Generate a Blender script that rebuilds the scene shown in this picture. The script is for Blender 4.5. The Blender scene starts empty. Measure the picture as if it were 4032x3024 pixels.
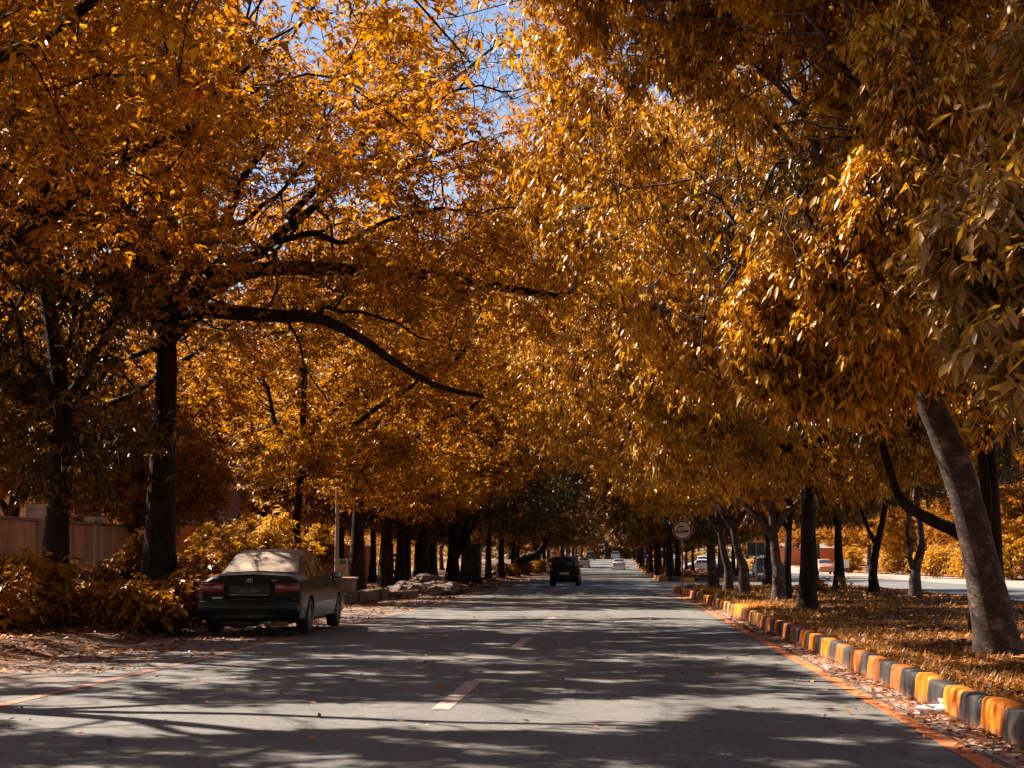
import bpy, bmesh, math, random
import numpy as np
from mathutils import Vector, Matrix, kdtree
random.seed(7)
RNG = np.random.default_rng(11)
R = math.radians
C = bpy.context.scene.collection
SC = bpy.context.scene

# ------------------------------------------------------------------ camera
F_PX, CX, CY = 5866.0, 2016.0, 1512.0          # focal length and centre in photograph pixels
VPX, VPY, CAMH = 2440.0, 2212.0, 1.2
pitch = math.atan((VPY - CY) / F_PX)
yaw = math.atan((VPX - CX) * math.cos(pitch) / F_PX)
cam = bpy.data.cameras.new('camera')
cam_o = bpy.data.objects.new('camera', cam)
C.objects.link(cam_o)
cam.sensor_width = 36.0
cam.lens = 36.0 * F_PX / 4032.0
cam.clip_start = 0.1
cam.clip_end = 3000
cam_o.location = (0, 0, CAMH)
cam_o.rotation_euler = (R(90) + pitch, 0, yaw)
SC.camera = cam_o
CF = np.array([-math.sin(yaw) * math.cos(pitch), math.cos(yaw) * math.cos(pitch), math.sin(pitch)])
CR = np.array([math.cos(yaw), math.sin(yaw), 0.0])
CU = np.cross(CR, CF)

def ray(px, py):
    return CF + CR * ((px - CX) / F_PX) + CU * (-(py - CY) / F_PX)
def at(px, py, Y):                              # point at world distance Y ahead on the line of sight
    d = ray(px, py)
    t = Y / d[1]
    return np.array([0, 0, CAMH]) + d * t
def ground(px, py, z=0.0):
    d = ray(px, py)
    t = (z - CAMH) / d[2]
    return np.array([0, 0, CAMH]) + d * t

# ------------------------------------------------------------------ light
SUN_EL, SUN_AZ = R(47), math.atan2(-0.88, 0.47)   # azimuth from +Y towards +X
S = np.array([math.sin(SUN_AZ) * math.cos(SUN_EL), math.cos(SUN_AZ) * math.cos(SUN_EL), math.sin(SUN_EL)])
w = bpy.data.worlds.new('World')
SC.world = w
w.use_nodes = True
nt = w.node_tree
bg = nt.nodes['Background']
sky = nt.nodes.new('ShaderNodeTexSky')
sky.sky_type = 'NISHITA'
sky.sun_disc = False
sky.sun_elevation = SUN_EL
sky.sun_rotation = SUN_AZ
sky.air_density = 1.2
sky.dust_density = 0.6
tint = nt.nodes.new('ShaderNodeMix')
tint.data_type = 'RGBA'
tint.blend_type = 'MULTIPLY'
tint.inputs[0].default_value = 1.0
tint.inputs[7].default_value = (0.96, 0.93, 1.0, 1)
nt.links.new(sky.outputs[0], tint.inputs[6])
nt.links.new(tint.outputs[2], bg.inputs[0])
bg.inputs[1].default_value = 0.05
sun = bpy.data.lights.new('sun', 'SUN')
sun.energy = 5.0
sun.angle = R(0.53)
sun.color = (1.0, 0.855, 0.725)
sun_o = bpy.data.objects.new('sun', sun)
sun_o.rotation_euler = Vector(S).to_track_quat('Z', 'Y').to_euler()
sun_o.location = (-20, 10, 40)
C.objects.link(sun_o)
SC.view_settings.view_transform = 'Standard'
SC.view_settings.look = 'None'
SC.view_settings.gamma = 1.0
SC.view_settings.exposure = 1.62
SC.cycles.use_denoising = True
SC.cycles.max_bounces = 5
SC.cycles.diffuse_bounces = 1
SC.cycles.glossy_bounces = 2
SC.cycles.transmission_bounces = 4
SC.cycles.transparent_max_bounces = 4
SC.cycles.sample_clamp_indirect = 4.0
SC.cycles.use_adaptive_sampling = True
SC.cycles.adaptive_threshold = 0.02

# ------------------------------------------------------------------ helpers
def tag(o, label=None, cat=None, group=None, kind=None):
    if label: o['label'] = label
    if cat: o['category'] = cat
    if group: o['group'] = group
    if kind: o['kind'] = kind
    return o
def empty(name, loc, rz=0, label=None, cat=None, group=None):
    o = bpy.data.objects.new(name, None)
    o.empty_display_size = 0.3
    o.location = loc
    o.rotation_euler = (0, 0, rz)
    C.objects.link(o)
    return tag(o, label, cat, group)
def obj(name, me, mats=None, parent=None):
    o = bpy.data.objects.new(name, me)
    C.objects.link(o)
    if mats is not None:
        for m in (mats if isinstance(mats, (list, tuple)) else [mats]):
            if len(me.materials) < len(mats if isinstance(mats, (list, tuple)) else [mats]):
                me.materials.append(m)
    if parent: o.parent = parent
    return o
def np_mesh(name, V, tris=None, quads=None, midx=None, smooth=False):
    me = bpy.data.meshes.new(name)
    V = np.ascontiguousarray(V, dtype=np.float32)
    nt_ = 0 if tris is None else len(tris)
    nq = 0 if quads is None else len(quads)
    me.vertices.add(len(V))
    me.vertices.foreach_set('co', V.ravel())
    parts, starts = [], []
    if nt_: parts.append(np.asarray(tris, dtype=np.int32).ravel()); starts.append(np.arange(nt_) * 3)
    if nq: parts.append(np.asarray(quads, dtype=np.int32).ravel()); starts.append(nt_ * 3 + np.arange(nq) * 4)
    L = np.concatenate(parts)
    me.loops.add(len(L))
    me.loops.foreach_set('vertex_index', L)
    me.polygons.add(nt_ + nq)
    me.polygons.foreach_set('loop_start', np.concatenate(starts).astype(np.int32))
    if midx is not None: me.polygons.foreach_set('material_index', np.asarray(midx, dtype=np.int32))
    me.update(calc_edges=True)
    if smooth: me.polygons.foreach_set('use_smooth', np.ones(nt_ + nq, dtype=bool))
    return me
def bm_mesh(name, bm, smooth=False, angle=None):
    me = bpy.data.meshes.new(name)
    bmesh.ops.recalc_face_normals(bm, faces=bm.faces)
    bm.to_mesh(me); bm.free()
    if smooth:
        for p in me.polygons: p.use_smooth = True
        if angle: me.set_sharp_from_angle(angle=R(angle))
    return me
def box(bm, c, s, rz=0, bev=0.0, mi=0, taper=1.0, rx=0):
    r = bmesh.ops.create_cube(bm, size=1)
    vs = r['verts']
    for v in vs:
        k = taper if v.co.z > 0 else 1.0
        v.co = Vector((v.co.x * s[0] * k, v.co.y * s[1] * k, v.co.z * s[2]))
    if bev > 0:
        es = list({e for v in vs for e in v.link_edges})
        r2 = bmesh.ops.bevel(bm, geom=es, offset=bev, segments=2, affect='EDGES', profile=0.6)
        vs = list({v for f in r2['faces'] for v in f.verts} | {v for v in vs if v.is_valid})
    M = Matrix.Translation(c) @ Matrix.Rotation(rz, 4, 'Z') @ Matrix.Rotation(rx, 4, 'X')
    bmesh.ops.transform(bm, matrix=M, verts=[v for v in vs if v.is_valid])
    for v in vs:
        if v.is_valid:
            for f in v.link_faces: f.material_index = mi
    return vs
def cyl(bm, a, b, r0, r1=None, seg=16, mi=0, caps=True):
    a, b = Vector(a), Vector(b)
    r1 = r0 if r1 is None else r1
    d = b - a
    M = Matrix.Translation((a + b) / 2) @ d.to_track_quat('Z', 'Y').to_matrix().to_4x4()
    r = bmesh.ops.create_cone(bm, cap_ends=caps, segments=seg, radius1=r0, radius2=r1, depth=d.length, matrix=M)
    for v in r['verts']:
        for f in v.link_faces: f.material_index = mi
    return r['verts']
def gz(y):                                      # the road climbs gently far ahead
    y = np.asarray(y, dtype=float)
    t = np.clip((y - 170) / 160, 0, 1)
    return 1.75 * t * t * (3 - 2 * t)
def vnoise(P, s, seed=0.0):                     # cheap smooth pseudo-noise about -1..1
    x, y, z = (P[:, 0] * s, P[:, 1] * s, P[:, 2] * s)
    return (np.sin(x * 1.7 + 1.3 * np.sin(y * 1.1 + seed) + seed) + np.sin(y * 1.9 + 1.2 * np.sin(z * 1.3 + seed * 2) + 2.1 * seed)
            + np.sin(z * 1.6 + 1.4 * np.sin(x * 1.2 - seed) + 0.7 * seed)) / 3

# ------------------------------------------------------------------ materials
def mat(name, col, rough=0.6, metal=0.0, spec=0.5):
    m = bpy.data.materials.new(name)
    m.use_nodes = True
    b = m.node_tree.nodes['Principled BSDF']
    b.inputs['Base Color'].default_value = (*col, 1)
    b.inputs['Roughness'].default_value = rough
    b.inputs['Metallic'].default_value = metal
    b.inputs['Specular IOR Level'].default_value = spec
    return m
def N(m, t, **kw):
    n = m.node_tree.nodes.new(t)
    for k, v in kw.items(): setattr(n, k, v)
    return n
def lk(m, a, b): m.node_tree.links.new(a, b)
def coords(m, scale=(1, 1, 1), obj_space=True):
    tc = N(m, 'ShaderNodeTexCoord')
    mp = N(m, 'ShaderNodeMapping')
    mp.inputs['Scale'].default_value = scale
    lk(m, tc.outputs['Object'] if obj_space else tc.outputs['Generated'], mp.inputs[0])
    return mp.outputs[0]
def noise(m, vec, scale, detail=4, rough=0.6):
    n = N(m, 'ShaderNodeTexNoise')
    n.inputs['Scale'].default_value = scale
    n.inputs['Detail'].default_value = detail
    n.inputs['Roughness'].default_value = rough
    if vec is not None: lk(m, vec, n.inputs['Vector'])
    return n.outputs['Fac']
def ramp(m, fac, stops, interp='LINEAR'):
    r = N(m, 'ShaderNodeValToRGB')
    cr = r.color_ramp
    cr.interpolation = interp
    while len(cr.elements) < len(stops): cr.elements.new(0.5)
    for e, (p, c) in zip(cr.elements, stops):
        e.position = p
        e.color = (*c, 1) if len(c) == 3 else c
    lk(m, fac, r.inputs[0])
    return r.outputs[0]
def mixc(m, fac, a, b, blend='MIX'):
    x = N(m, 'ShaderNodeMix', data_type='RGBA', blend_type=blend)
    for sock, v in ((x.inputs[0], fac), (x.inputs[6], a), (x.inputs[7], b)):
        if isinstance(v, (int, float)): sock.default_value = v
        elif isinstance(v, tuple): sock.default_value = (*v, 1)
        else: lk(m, v, sock)
    return x.outputs[2]
def math_(m, op, a, b=None, clamp=False):
    x = N(m, 'ShaderNodeMath', operation=op, use_clamp=clamp)
    for i, v in enumerate((a, b)):
        if v is None: continue
        if isinstance(v, (int, float)): x.inputs[i].default_value = v
        else: lk(m, v, x.inputs[i])
    return x.outputs[0]
def bump(m, h, strength=0.3, dist=0.02):
    b = N(m, 'ShaderNodeBump')
    b.inputs['Strength'].default_value = strength
    b.inputs['Distance'].default_value = dist
    lk(m, h, b.inputs['Height'])
    lk(m, b.outputs[0], m.node_tree.nodes['Principled BSDF'].inputs['Normal'])
def base(m, col): lk(m, col, m.node_tree.nodes['Principled BSDF'].inputs['Base Color'])

def noisy(name, c1, c2, scale=6, rough=0.8, bs=0.3, bd=0.01, stretch=(1, 1, 1), spec=0.3, detail=5):
    m = mat(name, c1, rough, 0, spec)
    v = coords(m, stretch)
    n = noise(m, v, scale, detail)
    base(m, ramp(m, n, [(0.32, c1), (0.68, c2)]))
    if bs: bump(m, noise(m, v, scale * 4, 3), bs, bd)
    return m

def leaf_mat(name, stops, trans=0.38, rough=0.42, clump=0.55, spec=0.5, tcol=(1.0, 0.86, 0.25)):
    m = mat(name, stops[len(stops) // 2][1], rough, 0, spec)
    g = N(m, 'ShaderNodeNewGeometry')
    v = coords(m)
    n = noise(m, v, clump, 2)
    n2 = noise(m, v, clump * 4.5, 1)
    a = math_(m, 'MULTIPLY', g.outputs['Random Per Island'], 0.52)
    b = math_(m, 'MULTIPLY', n, 0.62)
    c = math_(m, 'MULTIPLY', n2, 0.3)
    s = math_(m, 'ADD', math_(m, 'ADD', a, b), math_(m, 'SUBTRACT', c, 0.22), True)
    col = ramp(m, s, stops)
    base(m, col)
    tr = N(m, 'ShaderNodeBsdfTranslucent')
    lk(m, mixc(m, 1.0, col, tcol, 'MULTIPLY'), tr.inputs[0])
    mx = N(m, 'ShaderNodeMixShader')
    mx.inputs[0].default_value = trans
    out = m.node_tree.nodes['Material Output']
    lk(m, m.node_tree.nodes['Principled BSDF'].outputs[0], mx.inputs[1])
    lk(m, tr.outputs[0], mx.inputs[2])
    lk(m, mx.outputs[0], out.inputs[0])
    return m

M = {}
LEFT_STOPS = [(0.0, (0.08, 0.034, 0.003)), (0.28, (0.26, 0.115, 0.004)), (0.50, (0.60, 0.28, 0.006)), (0.72, (0.88, 0.47, 0.010)), (0.93, (0.98, 0.66, 0.04)), (1.0, (0.85, 0.16, 0.04))]
RED_STOPS = [(0.0, (0.08, 0.03, 0.004)), (0.28, (0.26, 0.105, 0.005)), (0.50, (0.60, 0.27, 0.007)), (0.74, (0.92, 0.50, 0.012)), (0.82, (0.78, 0.17, 0.05)), (1.0, (0.90, 0.13, 0.07))]
RIGHT_STOPS = [(0.0, (0.05, 0.022, 0.003)), (0.26, (0.20, 0.086, 0.004)), (0.44, (0.58, 0.27, 0.007)), (0.66, (0.92, 0.50, 0.018)), (0.84, (0.98, 0.68, 0.09)), (0.95, (0.98, 0.84, 0.42))]  # cream last stop stands in for glints on the leaves
FAR_STOPS = [(0.0, (0.14, 0.055, 0.006)), (0.35, (0.32, 0.14, 0.01)), (0.65, (0.55, 0.26, 0.015)), (1.0, (0.82, 0.46, 0.06))]
M['leaf_left'] = leaf_mat('autumn_leaf_orange', LEFT_STOPS, 0.42, 0.42, spec=0.3)
M['leaf_red'] = leaf_mat('autumn_leaf_red_tinged', RED_STOPS, 0.42, 0.40, spec=0.35)
M['leaf_right'] = leaf_mat('autumn_leaf_golden', RIGHT_STOPS, 0.32, 0.38, spec=0.5)
M['leaf_dark'] = leaf_mat('olive_brown_leaf', [(0, (0.025, 0.018, 0.004)), (0.4, (0.085, 0.052, 0.008)), (0.7, (0.24, 0.135, 0.014)), (1, (0.60, 0.34, 0.06))], 0.25, 0.38, spec=0.6)  # olive leaf variety; dark tone also stands in for shade inside crowns
M['leaf_brown'] = leaf_mat('shade_toned_brown_leaf', [(0, (0.035, 0.018, 0.004)), (0.35, (0.14, 0.058, 0.007)), (0.6, (0.34, 0.145, 0.010)), (0.85, (0.66, 0.33, 0.03)), (1, (0.85, 0.55, 0.12))], 0.3, 0.42, spec=0.4)  # browner tone stands in for shade in the far canopy
M['leaf_near'] = leaf_mat('overhanging_leaf', [(0, (0.14, 0.08, 0.02)), (0.5, (0.42, 0.24, 0.05)), (1, (0.75, 0.48, 0.14))], 0.3, 0.4, spec=0.7)
M['leaf_far'] = leaf_mat('autumn_leaf_brown_orange', FAR_STOPS, 0.42, 0.5, spec=0.25)
M['leaf_shrub'] = leaf_mat('shrub_leaf', [(0, (0.13, 0.05, 0.005)), (0.4, (0.36, 0.15, 0.01)), (0.75, (0.66, 0.30, 0.015)), (1, (0.85, 0.46, 0.08))], 0.35, 0.4, 1.4)
M['leaf_hedge'] = leaf_mat('hedge_leaf', [(0, (0.25, 0.12, 0.01)), (0.5, (0.62, 0.32, 0.012)), (1, (0.92, 0.55, 0.03))], 0.4, 0.5, 1.0)
M['leaf_litter'] = leaf_mat('fallen_leaf', [(0, (0.04, 0.017, 0.008)), (0.35, (0.14, 0.048, 0.015)), (0.6, (0.38, 0.13, 0.02)), (0.85, (0.72, 0.29, 0.04)), (1, (0.85, 0.50, 0.18))], 0.12, 0.6, 2.0)
M['grass'] = leaf_mat('grass_blade', [(0, (0.12, 0.06, 0.01)), (0.4, (0.28, 0.13, 0.012)), (0.75, (0.52, 0.25, 0.02)), (1, (0.75, 0.40, 0.06))], 0.3, 0.5, 1.2)
M['bark_dark'] = noisy('dark_bark', (0.010, 0.0065, 0.005), (0.042, 0.027, 0.019), 9, 0.9, 0.7, 0.03, (1, 1, 0.22), 0.15)
def bark_light():
    m = mat('pale_smooth_bark', (0.25, 0.2, 0.17), 0.75, 0, 0.25)
    v = coords(m, (1, 1, 1.0))
    v2 = coords(m, (1.3, 1.3, 3.0))
    n1 = noise(m, v, 5.5, 6, 0.7)
    c1 = ramp(m, n1, [(0.34, (0.024, 0.014, 0.010)), (0.50, (0.065, 0.040, 0.030)), (0.66, (0.21, 0.15, 0.12))])
    n2 = noise(m, v2, 8.0, 7, 0.8)
    k = ramp(m, n2, [(0.47, (0, 0, 0)), (0.56, (1, 1, 1))])
    base(m, mixc(m, k, c1, (0.045, 0.027, 0.02)))
    bump(m, n2, 0.6, 0.02)
    return m
M['bark_light'] = bark_light()

def asphalt():
    m = mat('asphalt', (0.2, 0.19, 0.18), 0.82, 0, 0.35)
    v = coords(m)
    fine = noise(m, v, 26, 6, 0.85)
    mid = noise(m, v, 1.1, 5, 0.65)
    vl = coords(m, (1.0, 0.08, 1))
    lane = noise(m, vl, 1.6, 3)
    c = ramp(m, fine, [(0.32, (0.050, 0.051, 0.047)), (0.5, (0.136, 0.134, 0.122)), (0.68, (0.28, 0.268, 0.242))])
    c = mixc(m, ramp(m, mid, [(0.35, (0, 0, 0)), (0.7, (0.45, 0.45, 0.45))]), c, (0.072, 0.072, 0.068))
    c = mixc(m, ramp(m, lane, [(0.45, (0, 0, 0)), (0.7, (0.35, 0.35, 0.35))]), c, (0.185, 0.175, 0.16))
    # dust and rust-coloured dirt lying along both edges of the carriageway
    sx = N(m, 'ShaderNodeSeparateXYZ')
    tc = N(m, 'ShaderNodeTexCoord'); lk(m, tc.outputs['Object'], sx.inputs[0])
    nz = math_(m, 'MULTIPLY', math_(m, 'SUBTRACT', noise(m, v, 2.2, 5), 0.5), 1.5)
    xr = math_(m, 'ADD', sx.outputs[0], nz)
    a = N(m, 'ShaderNodeMapRange'); a.inputs[1].default_value = 2.05; a.inputs[2].default_value = 2.75
    lk(m, xr, a.inputs[0])
    b = N(m, 'ShaderNodeMapRange'); b.inputs[1].default_value = -5.4; b.inputs[2].default_value = -7.0
    lk(m, xr, b.inputs[0])
    c2 = N(m, 'ShaderNodeMapRange'); c2.inputs[1].default_value = 9.0; c2.inputs[2].default_value = 3.2
    lk(m, sx.outputs[0], c2.inputs[0])
    d = math_(m, 'MAXIMUM', math_(m, 'MULTIPLY', a.outputs[0], c2.outputs[0]), b.outputs[0])
    dirt = ramp(m, noise(m, v, 9, 5, 0.7), [(0.3, (0.11, 0.055, 0.032)), (0.5, (0.22, 0.13, 0.085)), (0.75, (0.36, 0.24, 0.18))])
    c = mixc(m, math_(m, 'MULTIPLY', d, 0.85), c, dirt)
    wv = math_(m, 'SINE', math_(m, 'MULTIPLY', math_(m, 'ADD', sx.outputs[0], 0.55), 3.45))
    wp = math_(m, 'MULTIPLY', ramp(m, wv, [(0.55, (0, 0, 0)), (0.95, (1, 1, 1))]), noise(m, vl, 1.1, 4))
    c = mixc(m, math_(m, 'MULTIPLY', wp, 0.45), c, (0.20, 0.192, 0.175))
    stain = ramp(m, noise(m, coords(m, (1, .35, 1)), 0.9, 5, 0.7), [(0.58, (0, 0, 0)), (0.70, (0.6, 0.6, 0.6))])
    c = mixc(m, stain, c, (0.060, 0.058, 0.055))
    # hairline cracks
    vo = N(m, 'ShaderNodeTexVoronoi', feature='DISTANCE_TO_EDGE')
    vo.inputs['Scale'].default_value = 0.42
    vm = N(m, 'ShaderNodeVectorMath', operation='ADD')
    nn = N(m, 'ShaderNodeTexNoise'); nn.inputs['Scale'].default_value = 1.7; nn.inputs['Detail'].default_value = 5
    lk(m, v, nn.inputs['Vector'])
    vs = N(m, 'ShaderNodeVectorMath', operation='SCALE'); vs.inputs['Scale'].default_value = 1.3
    lk(m, nn.outputs['Color'], vs.inputs[0]); lk(m, v, vm.inputs[0]); lk(m, vs.outputs[0], vm.inputs[1])
    lk(m, vm.outputs[0], vo.inputs['Vector'])
    cr = ramp(m, vo.outputs['Distance'], [(0.0, (1, 1, 1)), (0.010, (0, 0, 0))])
    cm = math_(m, 'MULTIPLY', cr, math_(m, 'MULTIPLY', ramp(m, noise(m, v, 0.35, 2), [(0.45, (0, 0, 0)), (0.55, (1, 1, 1))]), 0.8))
    c = mixc(m, cm, c, (0.06, 0.05, 0.045))
    base(m, c)
    bump(m, fine, 0.55, 0.012)
    return m
M['asphalt'] = asphalt()

def paint(name, c1, c2, wear=(0.42, 0.58), under=(0.2, 0.18, 0.165), sc=9):
    m = mat(name, c1, 0.6, 0, 0.4)
    v = coords(m)
    c = ramp(m, noise(m, v, 2.5, 5), [(0.3, c1), (0.7, c2)])
    k = ramp(m, noise(m, v, sc, 6, 0.75), [(wear[0], (1, 1, 1)), (wear[1], (0, 0, 0))])
    c = mixc(m, k, c, under)
    if name.startswith('kerb'):
        tc = N(m, 'ShaderNodeTexCoord'); sp = N(m, 'ShaderNodeSeparateXYZ'); lk(m, tc.outputs['Object'], sp.inputs[0])
        hgt = math_(m, 'ADD', sp.outputs[2], math_(m, 'MULTIPLY', math_(m, 'SUBTRACT', noise(m, v, 11, 4), 0.5), 0.22))
        c = mixc(m, math_(m, 'MULTIPLY', ramp(m, hgt, [(0.0, (1, 1, 1)), (0.09, (0, 0, 0))]), 0.8), c, (0.30, 0.15, 0.09))
        c = mixc(m, ramp(m, noise(m, coords(m, (1, 1, .3)), 14, 5, .7), [(0.56, (0, 0, 0)), (0.64, (0.7, 0.7, 0.7))]), c, under)
    base(m, c)
    bump(m, noise(m, v, 60, 2), 0.3, 0.006)
    return m
M['white_paint'] = paint('worn_white_paint', (0.50, 0.41, 0.34), (0.38, 0.30, 0.24), (0.36, 0.56))
M['yellow_line'] = paint('worn_orange_paint', (0.72, 0.215, 0.055), (0.58, 0.17, 0.055), (0.34, 0.54), (0.34, 0.18, 0.12))
M['yellow_line_faded'] = paint('faded_orange_paint', (0.60, 0.20, 0.075), (0.45, 0.17, 0.08), (0.42, 0.66), (0.25, 0.17, 0.14), 3)
M['kerb_yellow'] = paint('kerb_yellow_paint', (0.95, 0.26, 0.005), (0.88, 0.23, 0.005), (0.22, 0.40), (0.50, 0.17, 0.05), 5)
M['kerb_orange'] = paint('kerb_faded_orange_paint', (0.72, 0.19, 0.012), (0.42, 0.10, 0.012), (0.30, 0.52), (0.20, 0.07, 0.03), 5)
M['kerb_dark'] = paint('kerb_dark_paint', (0.026, 0.024, 0.024), (0.042, 0.037, 0.036), (0.28, 0.50), (0.085, 0.068, 0.06), 7)
M['soil'] = noisy('leafy_soil', (0.05, 0.028, 0.015), (0.19, 0.10, 0.05), 3.2, 0.95, 0.8, 0.04, spec=0.1)
M['verge'] = noisy('dusty_verge', (0.05, 0.026, 0.016), (0.20, 0.115, 0.07), 1.8, 0.95, 0.7, 0.03, spec=0.1)
M['ground'] = noisy('dry_ground', (0.22, 0.11, 0.045), (0.40, 0.22, 0.09), 0.6, 0.95, 0.4, 0.03, spec=0.1)
M['pave'] = noisy('pale_dusty_paving', (0.26, 0.185, 0.145), (0.44, 0.33, 0.27), 0.9, 0.9, 0.3, 0.02, spec=0.2)
M['concrete'] = noisy('old_concrete', (0.17, 0.125, 0.10), (0.34, 0.26, 0.215), 5, 0.9, 0.5, 0.015)
M['stone'] = noisy('rough_stone', (0.07, 0.048, 0.036), (0.22, 0.15, 0.115), 4, 0.9, 0.8, 0.03)
M['moss'] = noisy('mossy_concrete', (0.030, 0.035, 0.022), (0.085, 0.085, 0.055), 5, 0.95, 0.6, 0.02)
M['plaster_pink'] = noisy('pink_plaster', (0.52, 0.27, 0.18), (0.68, 0.38, 0.27), 2.2, 0.9, 0.2, 0.01)
M['plaster_cream'] = noisy('cream_plaster', (0.58, 0.42, 0.33), (0.70, 0.53, 0.43), 2, 0.9, 0.2, 0.01)
M['plaster_white'] = noisy('white_plaster', (0.72, 0.66, 0.62), (0.80, 0.75, 0.72), 2, 0.85, 0.1, 0.01)
M['dark_gate'] = noisy('dark_steel_gate', (0.03, 0.028, 0.025), (0.06, 0.05, 0.045), 6, 0.55, 0.1, 0.005)
def stained(key, col):
    m = M[key]; b = m.node_tree.nodes['Principled BSDF']; src = b.inputs['Base Color'].links[0].from_socket
    k = ramp(m, noise(m, coords(m, (1, 1, .25)), 2.6, 6, .75), [(0.5, (0, 0, 0)), (0.66, (.8, .8, .8))])
    base(m, mixc(m, k, src, col))
stained('plaster_pink', (0.22, 0.11, 0.08)); stained('plaster_cream', (0.28, 0.18, 0.13))
def brick():
    m = mat('orange_brickwork', (0.5, 0.16, 0.07), 0.9, 0, 0.2)
    tc = N(m, 'ShaderNodeTexCoord')
    sx = N(m, 'ShaderNodeSeparateXYZ'); lk(m, tc.outputs['Object'], sx.inputs[0])
    cb = N(m, 'ShaderNodeCombineXYZ')
    lk(m, math_(m, 'ADD', sx.outputs[0], sx.outputs[1]), cb.inputs[0]); lk(m, sx.outputs[2], cb.inputs[1])
    b = N(m, 'ShaderNodeTexBrick')
    lk(m, cb.outputs[0], b.inputs['Vector'])
    b.inputs['Color1'].default_value = (0.68, 0.21, 0.085, 1)
    b.inputs['Color2'].default_value = (0.56, 0.16, 0.065, 1)
    b.inputs['Mortar'].default_value = (0.28, 0.10, 0.06, 1)
    b.inputs['Scale'].default_value = 1.0
    b.inputs['Brick Width'].default_value = 0.42
    b.inputs['Row Height'].default_value = 0.16
    b.inputs['Mortar Size'].default_value = 0.010
    n = noise(m, tc.outputs['Object'], 1.5, 4)
    base(m, mixc(m, ramp(m, n, [(0.4, (0, 0, 0)), (0.7, (0.6, 0.6, 0.6))]), b.outputs['Color'], (0.46, 0.19, 0.11)))
    bump(m, b.outputs['Fac'], -0.4, 0.01)
    return m
M['brick'] = brick()
M['pole'] = noisy('weathered_grey_pole', (0.36, 0.28, 0.24), (0.50, 0.41, 0.36), 3, 0.7, 0.1, 0.005, (1, 1, 0.3))
M['steel'] = mat('grey_steel', (0.20, 0.18, 0.165), 0.5, 0.6)
M['sign_white'] = noisy('dusty_sign_face', (0.78, 0.66, 0.56), (0.85, 0.73, 0.62), 3, 0.55, 0, 0)
M['sign_red'] = mat('sign_red', (0.20, 0.012, 0.02), 0.5)
M['black'] = mat('black_paint', (0.012, 0.012, 0.012), 0.5)
M['blue_sign'] = mat('blue_sign_face', (0.03, 0.03, 0.38), 0.5)
M['cyan'] = mat('blue_cloth', (0.01, 0.25, 0.50), 0.8)
M['green_sticker'] = mat('green_sticker', (0.04, 0.28, 0.14), 0.6)
M['cabinet'] = noisy('beige_cabinet', (0.46, 0.36, 0.28), (0.55, 0.44, 0.35), 5, 0.6, 0, 0)
M['white_plastic'] = mat('white_plastic', (0.85, 0.83, 0.82), 0.5)
M['orange_box'] = mat('orange_panel', (0.80, 0.30, 0.02), 0.6)
M['pinkred'] = mat('pink_red_panel', (0.75, 0.09, 0.10), 0.6)
def carpaint(name, col, rough=0.25, dust=0.25, metal=0.0):
    m = mat(name, col, rough, metal, 0.6)
    v = coords(m)
    k = ramp(m, noise(m, v, 2.3, 6, 0.7), [(0.45, (0, 0, 0)), (0.75, (dust,) * 3)])
    base(m, mixc(m, k, col, (0.32, 0.26, 0.21)))
    b = m.node_tree.nodes['Principled BSDF']
    b.inputs['Coat Weight'].default_value = 0.25
    b.inputs['Coat Roughness'].default_value = 0.12
    return m
M['p_green'] = carpaint('dark_green_car_paint', (0.002, 0.007, 0.009), 0.3, 0.0)
M['p_green'].node_tree.nodes['Principled BSDF'].inputs['Specular IOR Level'].default_value = 0.3
M['p_green'].node_tree.nodes['Principled BSDF'].inputs['Coat Weight'].default_value = 0.08
M['p_black'] = carpaint('black_car_paint', (0.004, 0.005, 0.006), 0.4, 0.0)
M['p_black'].node_tree.nodes['Principled BSDF'].inputs['Specular IOR Level'].default_value = 0.25
M['p_black'].node_tree.nodes['Principled BSDF'].inputs['Coat Weight'].default_value = 0.0
M['p_white'] = carpaint('white_car_paint', (0.62, 0.57, 0.53), 0.3, 0.2)
M['p_silver'] = carpaint('silver_car_paint', (0.60, 0.60, 0.62), 0.3, 0.1, 0.3)
M['p_beige'] = carpaint('beige_car_paint', (0.60, 0.50, 0.42), 0.3, 0.2)
M['p_gold'] = carpaint('copper_car_paint', (0.50, 0.20, 0.09), 0.35, 0.2, 0.2)
M['p_jeep'] = carpaint('deep_teal_car_paint', (0.015, 0.035, 0.035), 0.4, 0.1)
M['glass'] = mat('car_glass', (0.02, 0.022, 0.022), 0.06, 0, 0.9)
M['glass_dusty'] = noisy('dusty_rear_glass', (0.10, 0.085, 0.06), (0.50, 0.39, 0.29), 4.2, 0.4, 0, 0, (0.8, 1, 2.5))
M['rubber'] = mat('tyre_rubber', (0.02, 0.019, 0.018), 0.85)
M['rim'] = mat('alloy_rim', (0.30, 0.28, 0.26), 0.4, 0.8)
M['lamp_red'] = mat('red_tail_lamp', (0.16, 0.006, 0.006), 0.15, 0, 0.8)
M['lamp_clear'] = mat('clear_lamp_lens', (0.33, 0.25, 0.23), 0.15, 0, 0.8)
M['chrome'] = mat('chrome', (0.35, 0.34, 0.33), 0.25, 0.9)
M['plate_dark'] = mat('dark_number_plate', (0.012, 0.014, 0.014), 0.4)
M['plate_white'] = mat('pale_number_plate', (0.60, 0.55, 0.50), 0.5)
M['rose_pink'] = leaf_mat('bougainvillea', [(0, (0.10, 0.05, 0.03)), (0.45, (0.30, 0.16, 0.12)), (0.75, (0.48, 0.36, 0.40)), (1, (0.70, 0.35, 0.18))], 0.3, 0.5, 1.6)

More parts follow.
